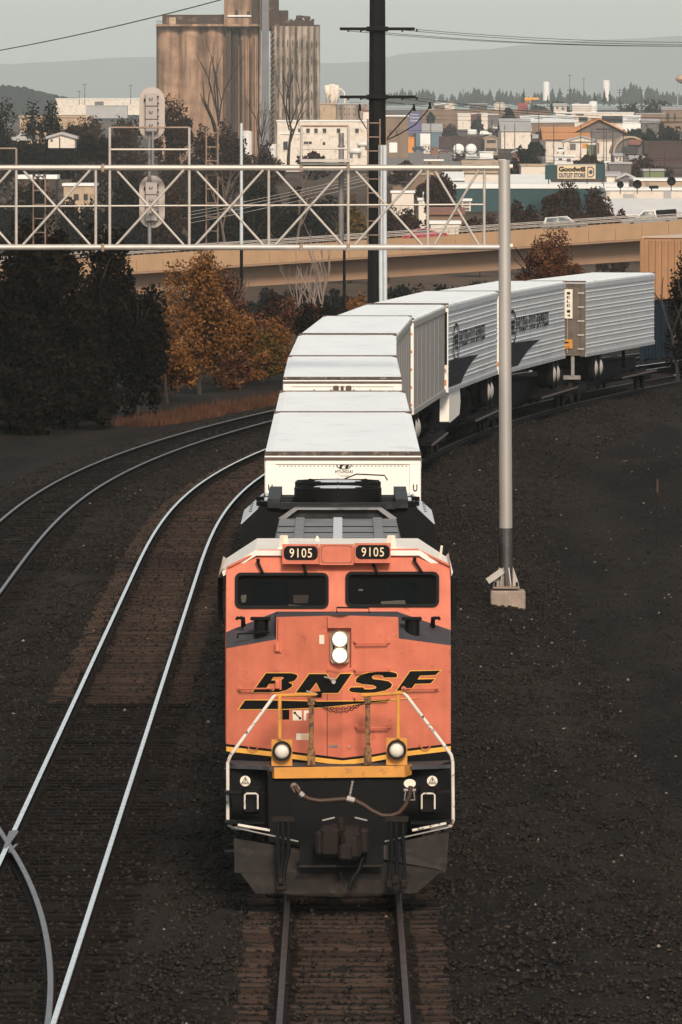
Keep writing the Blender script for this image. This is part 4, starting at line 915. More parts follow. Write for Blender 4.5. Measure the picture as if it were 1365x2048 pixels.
# ---------------------------------------------------------------- signals seen from behind
M['sigback'] = mat('signal_backplate', (.40,.33,.29), .55, var=.08, scale=2)
M['sigbox'] = mat('signal_housing', (.34,.29,.27), .5, var=.08)
def signal(label, cx, y0, y1, mast=None):
    t = thing('railway_signal', label, 'railway signal', W(cx, y1, DG+.5), 0, 'railway signals on the bridge')
    T = Vector(t.location); g = lambda x, y, dd=0.: W(x, y, DG+.5+dd) - T
    r = 25.5; pts = [(cx+r*math.cos(R(a)), y0+r-r*math.sin(R(a))) for a in range(0, 181, 15)] + [(cx+r*math.cos(R(a)), y1-r-r*math.sin(R(a))) for a in range(180, 361, 15)]
    b = MB(); b.plate([pts], lambda u, v, o: g(u, v, .0-o), .02); b.build('backplate', M['sigback'], t)
    n = 3; h = (y1-y0-26)/n
    for k in range(n):
        ya = y0+13+k*h; b = MB(); p, q = g(cx-13, ya), g(cx+11, ya+h-1); b.bev(p.x, q.x, -.16, -.02, q.z, p.z, .015); hd = b.build('lamp_housing', M['sigbox'], t)
        b = MB(); c_ = g(cx-2, ya+h*.42); b.tube([c_+Vector((-.03,-.17,.03)), c_+Vector((-.03,-.19,-.02)), c_+Vector((.03,-.19,-.02)), c_+Vector((.03,-.17,.03))], .008, 5); b.build('latch', M['iron'], hd)
        for s in (.25, .75):
            b = MB(); c_ = g(cx+11.5, ya+h*s); b.bev(c_.x-.01, c_.x+.025, -.15, -.05, c_.z-.02, c_.z+.02, .006); b.build('hinge', M['iron'], hd)
        b = MB(); c_ = g(cx-2, ya+h*.5); b.tube([c_+Vector((0,.02,0)), c_+Vector((0,.22,0))], .12, 14, False); b.build('hood', M['blackflat'], hd)
    b = MB(); c_ = g(cx-14.5, y0+26); b.bev(c_.x-.02, c_.x+.02, -.05, -.02, c_.z-.03, c_.z+.03, .005); b.build('knob', M['iron'], t)
    if mast:
        b = MB(); b.tube([g(cx-5, mast[0], -.02), g(cx-5, mast[1], -.02)], .042, 12); b.tube([g(cx+1.5, mast[0], -.3), g(cx+1.5, mast[1]-160 if mast[1] > 400 else mast[1], -.3)], .025, 8); b.build('mast', M['mast'], t, 50)
M['mast'] = mat('grey_mast', (.22,.20,.19), .5, .3, var=.1)
signal('oval signal head seen from behind, standing above the truss', 304.5, 174, 279, (262, 490))
signal('oval signal head seen from behind, hanging inside the truss', 304.5, 351, 456)
gtube('empty_mast', 'mast', [(683, 266), (683, 488)], .062, 14, .6)
for y in (292, 470): gtube('mast_collar', 'mast', [(683, y-2), (683, y+2)], .082, 14, .6)
# ================================================================ steel power pole with cross arms
M['corten'] = mat('dark_weathering_steel', (.009,.008,.0075), .8, var=.25, scale=1, spec=.08)
M['conduit'] = mat('pale_conduit', (.52,.54,.55), .45, .2, var=.08)
DP = 430.
zb = float(zground(W(755, 600, DP).x, DP))
pp = thing('power_pole', 'huge dark steel power pole rising past the top of the picture', 'power pole', (W(755, 600, DP).x, DP, zb))
PO = Vector(pp.location); PW_ = lambda x, y, dd=0.: W(x, y, DP+dd) - PO
b = MB(); b.tube([PW_(755.5, 0)+Vector((0,0,6)), PW_(755, 300), Vector((0,0,-.3))], [.42, .50, .60], 8); b.build('shaft', M['corten'], pp)
for y, x0, x1 in ((58, 680, 830), (194, 680, 832)):
    b = MB(); p, q = PW_(x0, y), PW_(x1, y-1); b.bev(p.x, q.x, -.68, -.56, p.z-.08, p.z+.08, .01); arm = b.build('cross_arm', M['corten'], pp)
    b = MB(); c = PW_(755, y); b.bev(c.x-.58, c.x+.58, -.6, .6, c.z-.13, c.z+.13, .02); b.build('collar', M['corten'], pp)
    for x in (697, 722, 805, 834):
        b = MB(); c = PW_(x, y+3); b.lathe([(.03,.08),(.07,.03),(.03,0),(.07,-.04),(.03,-.08)], (c.x, -.62, c.z), 8); b.build('insulator', M['iron'], arm)
for pts in ([(721,212),(718,222),(720,236),(734,258)], [(829,212),(820,225),(800,248),(774,277)], [(861,208),(855,222),(830,250),(800,268),(774,280)]):
    b = MB(); b.tube([PW_(x, y, -.55) for x, y in pts], .035, 6); b.tube([PW_(pts[0][0], pts[0][1]+10, -.55), PW_(pts[0][0]-1, pts[0][1]-4, -.55)], [.09,.05], 8); b.build('riser_cable', M['corten'], pp)
for x in (761.5, 770):
    b = MB(); b.tube([PW_(x, 290, -.75), PW_(x, 430, -.78), PW_(x+1, 605, -.85)], .115, 10); b.build('conduit', M['conduit'], pp, 50)
# wires
def wire(label, pts, r, name='power_line', m='corten'):
    b = MB(); P = [Vector(p) for p in pts]; q = []
    for i in range(len(P)-1):
        for k in range(12): q.append(P[i].lerp(P[i+1], k/12))
    q.append(P[-1]); o = MB().tube(q, r, 5).build(name, M[m]); return tag(o, label, 'power line', 'overhead power lines')
def sagline(a, c, sag, n=8): return [a.lerp(c, i/n) - Vector((0, 0, sag*4*(i/n)*(1-i/n))) for i in range(n+1)]
for i, (x0, y0, x1, y1, sg) in enumerate(((833,59,1420,85,.18), (805,60,1420,90,.2), (722,61,1420,92,.25), (697,62,1420,92,.26))):
    wire(('upper', 'second', 'third', 'lowest')[i]+' of the four wires running right from the top cross arm', sagline(W(x0, y0, DP-.6), W(x1, y1, DP+6), sg), .014)
for i, (x0, y0, x1, y1) in enumerate(((834,196,1400,236), (805,197,1400,244), (722,197,1400,246))):
    wire(('upper', 'middle', 'lower')[i]+' of the three wires running right from the lower cross arm', sagline(W(x0, y0, DP-.6), W(x1, y1, DP+30), .3), .013)
wire('single wire slanting across the upper left sky', sagline(W(-60, 111, 600), W(470, -8, 500), .25), .035)
for i, (y0, y1) in enumerate(((418,352), (424,358), (431,364), (440,372))):
    wire(('first', 'second', 'third', 'fourth')[i]+' pale wire slanting up to the right behind the truss, counted from the top', sagline(W(380, y0+6, 470), W(735, y1-4, 470), .1), .012, 'power_line', 'galv')
# slim poles behind the truss
def pole(label, x, y0, y1, d, r, m, name='pole', m2=None, ysplit=None):
    g = W(x, y1, d); zg = float(zground(g.x, d)); t = thing(name, label, 'pole', (g.x, d, zg-.3), 0)
    top = W(x, y0, d).z - t.location.z; b = MB(); b.tube([(0,0,0), (0,0,top)], r, 10, True, r*.75); b.build('shaft', M[m], t, 50)
    if m2: zs = W(x, ysplit, d).z - t.location.z; b = MB(); b.tube([(0,0,zs), (0,0,top+.02)], r*.93, 10, True, r*.78); b.build('upper_shaft', M[m2], t, 50)
    return t
pole('slim pole, pale above and dark below, left of the big power pole', 483.5, 247, 700, 352, .085, 'corten', m2='conduit', ysplit=498)
pole('short dark pole below the platform of the truss', 689, 497, 640, 356, .085, 'corten')
pole('thin orange-topped marker stake on the right gravel', 1315, 960, 1095, 209, .03, 'iron', 'marker_stake', 'rustpipe', 985)
pole('white banded post at the right edge below the containers', 1350, 652, 715, 336, .05, 'conduit', 'marker_post')
# chord rings are drawn with the clamps
# ================================================================ overpass
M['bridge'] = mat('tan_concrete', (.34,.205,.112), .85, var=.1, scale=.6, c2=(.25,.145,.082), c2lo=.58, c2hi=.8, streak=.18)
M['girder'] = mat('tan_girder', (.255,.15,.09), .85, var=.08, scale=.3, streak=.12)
M['asphalt'] = mat('asphalt', (.06,.055,.052), .9, var=.2, scale=.5)
DB = 800.
ov = thing('overpass', 'tan concrete road overpass with parapet crossing behind the train', 'overpass', (0, DB, 0))
GRD = .066; zpar = lambda x, y0: W(x, y0-GRD*x, DB).z
xa, xb = W(-900, 0, DB).x, W(2200, 0, DB).x
def zl(X, y0): return W(X/DB*F+CX, y0-GRD*(X/DB*F+CX), DB).z
def strip(nm, m, yt, yb, d0, d1, x0=xa, x1=xb, parent=ov):
    b = MB(); vs = []
    for X in (x0, x1):
        for d in (d0, d1):
            for z in (zl(X, yb), zl(X, yt)): vs.append((X, d, z))
    b.add(vs, [(0,1,3,2), (4,6,7,5), (0,4,5,1), (2,3,7,6), (1,5,7,3), (0,2,6,4)]); return b.build(nm, M[m], parent)
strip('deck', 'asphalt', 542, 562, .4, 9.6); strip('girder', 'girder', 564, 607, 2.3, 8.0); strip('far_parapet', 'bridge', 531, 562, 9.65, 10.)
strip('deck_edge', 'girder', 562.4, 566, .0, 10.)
pn = 2.66; n = int((xb-xa)/pn); b = MB(); x0, x1 = 0., pn-.03
zz = [(X, z) for X in (x0, x1) for z in (-.0, 1.55)]
sl = zl(pn, 531)-zl(0, 531)
vs = [(X, d, z + sl*X/pn) for X in (x0, x1) for d in (-.02, .3) for z in (0., 1.56)]
b.add(vs, [(0,1,3,2), (4,6,7,5), (0,4,5,1), (2,3,7,6), (1,5,7,3), (0,2,6,4)]); PM = b.mesh('parapet_panel', M['bridge'])
for k in range(n): o = bpy.data.objects.new('parapet_panel', PM); COL.objects.link(o); o.parent = ov; X = xa+k*pn; o.location = (X, 0, zl(X, 562))
for dd in (.14, 9.8):
    for yy in (517.5, 524):
        b = MB(); b.tube([(xa, dd, zl(xa, yy)), (xb, dd, zl(xb, yy))], .045, 6); b.build('guard_rail', M['galv'], ov)
b = MB()
for k in range(int((xb-xa)/.66)):
    X = xa+k*.66; b.box(X-.03, X+.03, .10, .18, zl(X, 533), zl(X, 517.5))
b.build('baluster', M['rust'], ov)['kind'] = 'stuff'
for X in (-62., -22., 4., 32., 62.):
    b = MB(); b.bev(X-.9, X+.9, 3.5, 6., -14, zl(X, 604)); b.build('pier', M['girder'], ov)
# ================================================================ cars
M['wind'] = mat('car_glass', (.02,.022,.025), .1, spec=.6)
CARM = {}
def carcol(c):
    if c not in CARM: CARM[c] = mat('car_paint_%d' % len(CARM), c, .3, .1, var=.04, spec=.5)
    return CARM[c]
cw = MB(); cw.lathe([(.2,-.1),(.31,-.1),(.33,-.07),(.33,.07),(.31,.1),(.2,.1)], (0,0,0), 14, 'y'); CWM = cw.mesh('wheel', M['tyre'], 40)
ch_ = MB(); ch_.lathe([(.2,-.105),(.2,.105)], (0,0,0), 12, 'y'); CHM = ch_.mesh('rim', M['metal'], 40)
PROF = {'sedan': ([(-2.25,.35),(-2.3,.62),(-2.2,.86),(-1.35,.95),(1.0,.95),(2.1,.80),(2.28,.6),(2.25,.35)], [(-1.5,.94),(-.85,1.40),(.35,1.42),(1.15,.94)]),
        'suv': ([(-2.2,.4),(-2.25,.8),(-2.2,1.02),(1.05,1.05),(2.1,.92),(2.25,.7),(2.2,.4)], [(-2.12,1.03),(-1.85,1.68),(.35,1.70),(1.1,1.04)]),
        'pickup': ([(-2.8,.5),(-2.8,1.05),(-.75,1.05),(1.2,1.08),(2.6,1.0),(2.75,.75),(2.7,.5)], [(-.75,1.06),(-.6,1.72),(.55,1.75),(1.35,1.07)])}
def car(label, x, y, d, col, kind='sedan', rz=0., z=None, topper=False, group='cars in the town'):
    p = W(x, y, d); t = thing('parked_car' if group == 'cars in the town' else 'car', label, 'car', (p.x, d, p.z if z is None else z), rz, group); pb, pc = PROF[kind]; c = carcol(col)
    b = MB(); b.prism(pb, -.88, .88); b.build('body', c, t)
    b = MB(); q = pc; n = len(q); vs = [(a, s*(.84 if i in (0, n-1) else .66), h) for s in (-1, 1) for i, (a, h) in enumerate(q)]
    b.add(vs, [tuple(range(n)), tuple(range(2*n-1, n-1, -1))]+[(i, (i+1) % n, n+(i+1) % n, n+i) for i in range(n)]); cb = b.build('cabin', c, t)
    b = MB()
    for s in (-1, 1):
        m_ = sum(a for a, h in q)/n; f = lambda i, k: (m_+(q[i][0]-m_)*.86, s*((.84 if i in (0, n-1) else .66)+.004)*(1), q[i][1]*.9+1.2*.1+(.02 if i in (0, n-1) else -.02))
        pts = [f(i, 0) for i in range(n)]; pts = [(a, s*(.84+(h-q[0][1])/(q[1][1]-q[0][1])*(-.18)+.01), h) for a, _, h in pts]; b.add(pts, [tuple(range(n))])
    b.build('side_window', M['wind'], cb)
    for i, j in ((0, 1), (2, 3)):
        a, e = q[i], q[j]; ax = .02 if i else -.02; b = MB()
        lo, hi = (a, e) if a[1] < e[1] else (e, a); b.add([(lo[0]*.97+hi[0]*.03+ax, -.76, lo[1]+.05), (lo[0]*.97+hi[0]*.03+ax, .76, lo[1]+.05), (hi[0]+ax, .62, hi[1]-.05), (hi[0]+ax, -.62, hi[1]-.05)], [(0,1,2,3)]); b.build('windscreen', M['wind'], cb)
    if topper: b = MB(); b.bev(-2.75, -.72, -.80, .80, 1.06, 1.68, .08); b.build('bed_cover', M['blackflat'], t)
    wx = 1.4 if kind != 'pickup' else 1.75
    for a in (-wx, wx):
        for s in (-1, 1):
            o = bpy.data.objects.new('wheel', CWM); COL.objects.link(o); o.parent = t; o.location = (a, s*.80, .33); h = bpy.data.objects.new('rim', CHM); COL.objects.link(h); h.parent = o
    for a in (-1, 1):
        for s in (-.65, .65):
            b = MB(); e = pb[-2][0]-.02 if a > 0 else pb[1][0]+.02; b.bev(e-.04, e+.04, s-.14, s+.14, .62, .74, .01); b.build('headlight' if a > 0 else 'tail_light', M['cream' if a > 0 else 'orangelens'], t)
    return t
for lab, x, dd, col, kd, tp, rz in (('red car driving on the overpass behind the truss', 852, 3.0, (.35,.03,.05), 'sedan', False, -GRD), ('pale car on the overpass behind the reddish tree', 1130, 3.0, (.15,.14,.13), 'suv', False, 0), ('grey pickup with black bed cover on the overpass at right', 1300, 3.0, (.26,.24,.23), 'pickup', True, math.pi)):
    X = W(x, 0, DB+dd).x; o = car(lab, x, 500, DB+dd, col, kd, 0, zl(X, 542)+.02, tp, 'cars on the overpass'); o.rotation_euler = (0, -math.atan(sl/pn)*(1 if rz != math.pi else -1), math.pi if rz == math.pi else 0)
# ================================================================ trees
def leafmat(nm, a, b_, c, s=.35):
    m = mat(nm, a, .75, var=.45, scale=s, c2=b_, c2lo=.42, c2hi=.60, spec=.02)
    n = m.node_tree.nodes; l = m.node_tree.links; bs = n['Principled BSDF']; src = bs.inputs['Base Color'].links[0].from_socket
    tc = [q for q in n if q.type == 'TEX_COORD'][0]; t = n.new('ShaderNodeTexNoise'); t.inputs['Scale'].default_value = 2.2; t.inputs['Detail'].default_value = 4; l.new(tc.outputs['Object'], t.inputs['Vector'])
    r = n.new('ShaderNodeMapRange'); r.inputs[1].default_value = .52; r.inputs[2].default_value = .66; l.new(t.outputs[0], r.inputs[0])
    x = n.new('ShaderNodeMix'); x.data_type = 'RGBA'; l.new(r.outputs[0], x.inputs[0]); l.new(src, x.inputs[6]); x.inputs[7].default_value = (*c, 1); l.new(x.outputs[2], bs.inputs['Base Color'])
    return m
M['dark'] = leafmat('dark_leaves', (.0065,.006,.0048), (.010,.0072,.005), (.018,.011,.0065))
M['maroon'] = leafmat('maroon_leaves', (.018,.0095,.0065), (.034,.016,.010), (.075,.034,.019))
M['autumn'] = leafmat('autumn_leaves', (.15,.062,.020), (.085,.038,.014), (.28,.13,.046), .9)
M['rusty'] = leafmat('rusty_leaves', (.095,.038,.021), (.055,.022,.013), (.17,.08,.045), .9)
M['olive'] = leafmat('olive_leaves', (.10,.062,.018), (.05,.036,.012), (.17,.085,.024), .9)
M['needle'] = leafmat('conifer_needles', (.014,.016,.014), (.022,.024,.020), (.028,.028,.022), .1)
M['bark'] = mat('grey_bark', (.12,.085,.065), .9, var=.25, scale=2, bump=.2, bscale=8)
M['barkdark'] = mat('dark_bark', (.03,.022,.018), .9, var=.25, scale=2)
M['twigpale'] = mat('pale_bark', (.22,.16,.13), .9, var=.2, scale=2)
def leaves(ells, n, size, clump=.30, ncl=26):
    C = []; w_ = np.array([e[3]*e[4]*e[5] for e in ells]); w_ = w_/w_.sum(); out = []
    for e, q in zip(ells, w_):
        k = max(4, int(ncl*q)); m = max(30, int(n*q)); u = rng.normal(size=(k, 3)); u /= np.linalg.norm(u, axis=1)[:, None]; u *= (rng.random((k, 1))**.45)
        cl = u*np.array(e[3:6]) + np.array(e[:3]); idx = rng.integers(0, k, m); g = rng.normal(size=(m, 3))*np.array(e[3:6])*clump*(.6+.7*rng.random((m, 1)))
        rr = np.linalg.norm(g/(clump*np.array(e[3:6])), axis=1); out.append(cl[idx]+g*np.where(rr > 1.5, 1.5*rng.random(m)**.5/rr, 1.)[:, None])
    P = np.vstack(out); n = len(P); a = rng.normal(size=(n, 3)); a /= np.linalg.norm(a, axis=1)[:, None]; b_ = rng.normal(size=(n, 3)); b_ -= (b_*a).sum(1)[:, None]*a; b_ /= np.linalg.norm(b_, axis=1)[:, None]
    s = size*(.5+.9*rng.random((n, 1))); a = a*s; b_ = b_*s*.62
    V = np.stack([P-a, P-b_*.9, P+a, P+b_], 1).reshape(-1, 3); return V, np.arange(4*n).reshape(-1, 4)
def limbs(b, p, dirv, ln, r, lev, spread=.5, up=.25, nb=3):
    pts = [Vector(p)]; d = Vector(dirv).normalized()
    for k in range(3):
        d = (d + Vector((random.uniform(-.14, .14), random.uniform(-.14, .14), random.uniform(-.02, .12)))).normalized(); pts.append(pts[-1]+d*ln/3)
    b.tube(pts, r, 6 if lev > 1 else 5, True, r*.62)
    if lev > 0:
        for k in range(nb):
            q = pts[2 if k % 2 else 3]; a = random.uniform(0, 6.28); e = (d + Vector((math.cos(a), math.sin(a), up))*spread*random.uniform(.7, 1.3)).normalized()
            limbs(b, q, e, ln*random.uniform(.55, .8), r*.55, lev-1, spread, up, nb)
def tree(label, x, d, ytop, wpx, m, n=5000, leaf=.22, zg=None, trunk='barkdark', name='tree', cat='tree', group=None, low=.12, clump=.30, ncl=30, lev=2, ybot=None):
    p = W(x, ytop, d); g = float(zground(p.x, d)) if zg is None else zg; h = p.z-g; w_ = wpx/F*d/2
    t = thing(name, label, cat, (p.x, d, g-.1), 0, group)
    ce = h*(1+low)/2; rz_ = h*(1-low)/2*1.0
    ells = [(0, 0, ce, w_*.72, w_*.72, rz_*.86)]
    for k in range(5): a = random.uniform(0, 6.28); ells.append((math.cos(a)*w_*.5, math.sin(a)*w_*.5, ce+random.uniform(-.55, .45)*rz_, w_*random.uniform(.35, .5), w_*.42, rz_*random.uniform(.3, .45)))
    V, Q = leaves(ells, n, leaf, clump, ncl); V[:, 2] = np.maximum(V[:, 2], .05); npmesh('crown', V, Q, M[m], t)
    b = MB(); limbs(b, (0, 0, 0), (0, 0, 1), h*.40, max(.04, h*.018), lev, .6, .2); b.build('trunk', M[trunk], t); return t
def bare(label, x, d, ytop, ybase, spread=.45, m='bark', r=None, lean=(0, 0), zg=None, lev=4, nb=2, group='bare trees'):
    p = W(x, ytop, d); g = float(zground(p.x, d)) if zg is None else zg; g = max(g, W(x, ybase, d).z-.3) if ybase else g; h = p.z-g
    t = thing('bare_tree', label, 'tree', (p.x, d, g), 0, group); b = MB(); limbs(b, (0, 0, -.5), (lean[0], lean[1], 1), h*.44, r or h*.022, lev-2, spread, .55, nb); b.build('trunk', M[m], t)
    b = MB(); 
    for k in range(4):
        a = random.uniform(0, 6.28); limbs(b, (lean[0]*h*.40, 0, h*(.40+.04*k)), (math.cos(a)*spread*.7, math.sin(a)*spread, 1), h*.34, (r or h*.022)*.45, 2, spread, .6, nb)
    b.build('branch', M[m], t); return t
random.seed(11)
# dark trees at the left edge, beside the outer track
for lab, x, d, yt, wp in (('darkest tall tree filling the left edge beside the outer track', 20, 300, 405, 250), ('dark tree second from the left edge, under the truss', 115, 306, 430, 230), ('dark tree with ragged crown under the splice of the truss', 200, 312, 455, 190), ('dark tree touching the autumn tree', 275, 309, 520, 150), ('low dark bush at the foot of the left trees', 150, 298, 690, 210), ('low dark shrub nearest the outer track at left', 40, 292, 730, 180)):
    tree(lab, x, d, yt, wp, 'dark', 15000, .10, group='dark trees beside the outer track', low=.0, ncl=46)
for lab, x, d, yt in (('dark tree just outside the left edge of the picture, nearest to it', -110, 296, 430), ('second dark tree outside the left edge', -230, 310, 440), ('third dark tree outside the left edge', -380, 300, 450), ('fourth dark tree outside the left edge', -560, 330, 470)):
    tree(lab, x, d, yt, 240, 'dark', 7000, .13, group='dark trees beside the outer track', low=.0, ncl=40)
tree('orange autumn tree standing left of the slim dark pole', 400, 336, 505, 210, 'autumn', 17000, .075, low=.06, trunk='barkdark')
tree('reddish bare-topped autumn tree behind the orange one', 437, 344, 488, 110, 'rusty', 6000, .06, low=.3, trunk='bark')
tree('rusty tree spreading right of the autumn tree, behind the slim pole', 478, 352, 575, 130, 'rusty', 8000, .07, low=.02, trunk='bark')
tree('brown autumn tree between the dark trees and the orange tree', 335, 326, 590, 150, 'autumn', 9000, .07, low=.0)
tree('wide orange brown bush between the autumn tree and the trailers', 455, 347, 605, 190, 'autumn', 11000, .07, low=-.05)
tree('orange brown bush nearest the white trailers', 548, 362, 630, 110, 'autumn', 6000, .075, low=-.05)
tree('small orange shrub left of the autumn tree', 340, 330, 640, 90, 'autumn', 5000, .075, low=.0)
tree('yellow green bush beside the white trailers', 527, 350, 655, 95, 'olive', 6000, .075, low=.02)
tree('low orange shrub in front of the yellow green bush', 470, 342, 700, 100, 'rusty', 5000, .075, low=.0)
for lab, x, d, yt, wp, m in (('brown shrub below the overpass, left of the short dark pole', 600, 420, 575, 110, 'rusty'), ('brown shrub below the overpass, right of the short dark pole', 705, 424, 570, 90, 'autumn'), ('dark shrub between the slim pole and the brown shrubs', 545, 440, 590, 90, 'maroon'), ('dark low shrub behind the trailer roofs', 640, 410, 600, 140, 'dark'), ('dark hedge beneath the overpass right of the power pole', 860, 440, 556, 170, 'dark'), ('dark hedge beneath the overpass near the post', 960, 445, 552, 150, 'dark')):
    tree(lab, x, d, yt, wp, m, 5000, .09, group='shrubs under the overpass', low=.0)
tree('reddish tree rising in front of the overpass right of the post', 1095, 385, 440, 160, 'rusty', 22000, .06, low=.22, trunk='barkdark')
tree('dark bush at the right edge in front of the containers', 1358, 333, 505, 80, 'dark', 5000, .07, low=.0)
for lab, x, d, yt, yb, l in (('pale bare trunk under the overpass, left one', 590, 455, 545, None, .1), ('pale bare trunk under the overpass, right one', 622, 460, 540, None, .02), ('leafless sapling in front of the overpass girder', 645, 425, 497, None, .0)):
    bare(lab, x, d, yt, yb, .4, 'twigpale', lean=(l, 0))
for k, (x, yt) in enumerate(((470, 585), (540, 580), (600, 578), (665, 575), (800, 570), (880, 566), (960, 562))):
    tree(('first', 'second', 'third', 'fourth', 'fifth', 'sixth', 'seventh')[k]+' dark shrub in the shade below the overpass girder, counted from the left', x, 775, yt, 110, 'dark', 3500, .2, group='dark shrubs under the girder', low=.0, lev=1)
# grass fringe below the left trees
n = 9000; t_ = rng.random(n); D_ = 300+t_*60; U_ = -13.2-rng.random(n)**1.5*3.5; X_ = U_+np.interp(D_, _D, _x); Z_ = zground(X_, D_); h_ = .12+.30*rng.random(n); a_ = rng.random(n)*6.28; dx, dy = np.cos(a_)*.03, np.sin(a_)*.03; lx = rng.normal(0, .1, n)
V = np.stack([np.stack([X_-dx, D_-dy, Z_-.02], 1), np.stack([X_+dx, D_+dy, Z_-.02], 1), np.stack([X_+lx, D_+lx*.5, Z_+h_], 1)], 1).reshape(-1, 3)
M['drygrass'] = mat('dry_reddish_grass', (.075,.035,.022), .95, var=.5, scale=.5, spec=.03)
struct(npmesh('dry_grass', V, np.arange(3*n).reshape(-1, 3), M['drygrass']), 'stuff')['label'] = 'dry reddish grass along the foot of the left trees'
# trees beyond the overpass
random.seed(5)
TB = [(15,1350,200,140,'dark'),(95,1300,196,150,'dark'),(175,1400,225,130,'maroon'),(255,1320,215,120,'maroon'),(345,1280,188,90,'maroon'),(395,1250,240,120,'maroon'),(470,1300,240,130,'maroon'),(525,1250,285,110,'maroon'),
      (50,1000,330,170,'dark'),(160,980,390,150,'dark'),(250,960,350,150,'dark'),(330,980,360,140,'maroon'),(420,960,345,130,'dark'),(505,950,350,130,'dark'),(580,960,375,120,'dark'),(640,980,360,110,'dark'),(705,960,390,100,'olive'),(800,1010,390,110,'maroon'),(880,1150,335,90,'maroon')]
names_ = ['at the far left edge','second from the left edge','right of the far left dark trees','left of the oval signal','behind the oval signal against the silos','right of the oval signal','behind the tall ladder','below the leftmost bare tree',
          'low at the left edge inside the truss','inside the second truss panel','left of the lower signal','right of the lower signal','behind the left ladder rungs','behind the slim pole','below the white mill','behind the third truss panel','beside the platform mast','right of the power pole','above the red car']
for (x, d, yt, wp, m), nm in zip(TB, names_):
    tree({'dark': 'dark', 'maroon': 'dark reddish', 'olive': 'olive'}[m]+' tree beyond the overpass, '+nm, x, d, yt, wp, m, 8000, .26, group='trees beyond the overpass', low=.0, clump=.26, ncl=40)
for k, (x, d, yt) in enumerate(((-120, 1200, 230), (-300, 1100, 260), (-520, 1250, 240), (1450, 1050, 380), (1620, 1150, 370), (1800, 1050, 390))):
    tree(('first', 'second', 'third', 'fourth', 'fifth', 'sixth')[k]+' dark tree outside the frame beyond the overpass', x, d, yt, 190, 'maroon', 4000, .4, group='trees beyond the overpass', low=.0, ncl=40)
for lab, x, d, yt, wp in (('dark reddish tree right of the post beyond the overpass', 1050, 1010, 395, 110), ('largest dark reddish tree below the store sign', 1130, 1000, 362, 140), ('dark reddish tree right of the largest one below the sign', 1195, 1005, 375, 100), ('low dark bush left of the pickup', 1235, 980, 420, 70), ('dark reddish bush left of the post behind the truss', 960, 1000, 425, 110)):
    tree(lab, x, d, yt, wp, 'maroon', 9000, .24, group='trees below the store sign', low=.0, clump=.26, ncl=40)
for lab, x, d, yt, yb, sp, ln in (('tall bare tree in front of the silos, left one', 437, 1180, 125, 330, .38, .0), ('tall bare tree in front of the right silos', 577, 1180, 150, 330, .40, .03), ('slim bare tree between the two tall bare ones', 510, 1180, 210, 330, .35, .25), ('pale leaning bare trunk inside the truss, right of the slim pole', 590, 930, 330, 490, .5, .12), ('pale bare trunk behind the left ladder', 452, 935, 340, 490, .5, -.06)):
    bare(lab, x, d, yt, yb, sp, 'barkdark' if yt < 300 else 'bark', lean=(ln, 0))
# ================================================================ town beyond the overpass
def bm(nm, c, **k): M[nm] = mat(nm, c, k.pop('rough', .8), var=k.pop('var', .1), scale=k.pop('scale', .3), **k)
bm('silo', (.37,.225,.145), scale=.12, var=.3, c2=(.19,.11,.07), c2lo=.46, c2hi=.70, streak=.8, sscale=.62); bm('silogrey', (.38,.295,.235), scale=.15, var=.25, c2=(.16,.12,.095), c2lo=.46, c2hi=.70, streak=.9, sscale=1.0)
bm('silodark', (.055,.034,.025), scale=.2, c2=(.20,.125,.085), c2lo=.56, c2hi=.7, streak=.5); bm('chute', (.16,.15,.16), var=.15); bm('whitewall', (.66,.57,.48), c2=(.30,.22,.16), c2lo=.52, c2hi=.75)
bm('creamwall', (.42,.30,.20), var=.15, c2=(.22,.14,.09)); bm('windowdark', (.03,.026,.024), rough=.3); bm('whiteroof', (.72,.70,.67), var=.06); bm('greyroof', (.36,.34,.33), var=.1); bm('greywall', (.13,.11,.10), c2=(.07,.055,.05))
bm('teal', (.022,.055,.058), var=.2); bm('tanwall', (.20,.13,.085), streak=.4); bm('blueshed', (.10,.15,.18)); bm('orangeroof', (.52,.22,.075), var=.12, c2=(.42,.17,.06)); bm('orangebox', (.60,.22,.04))
bm('purple', (.11,.10,.19)); bm('maroonwall', (.10,.025,.025)); bm('boxcar', (.055,.026,.022), var=.3, streak=.3); bm('tankblack', (.05,.045,.042)); bm('tanloco', (.34,.24,.17)); bm('pole', (.035,.026,.022))
bm('hazyhill', (.06,.075,.075), var=.2, scale=.002); bm('redsign', (.28,.04,.05)); bm('yellowsign', (.75,.32,.03)); bm('lot', (.16,.13,.115), scale=.02); bm('bluff', (.20,.12,.075), scale=.02, c2=(.08,.045,.03), c2lo=.45, c2hi=.65); bm('silver', (.62,.58,.54), rough=.45); bm('greenwall', (.16,.18,.09)); bm('signcream', (.66,.50,.31)); bm('signblue', (.03,.05,.10)); bm('brick', (.20,.085,.055))
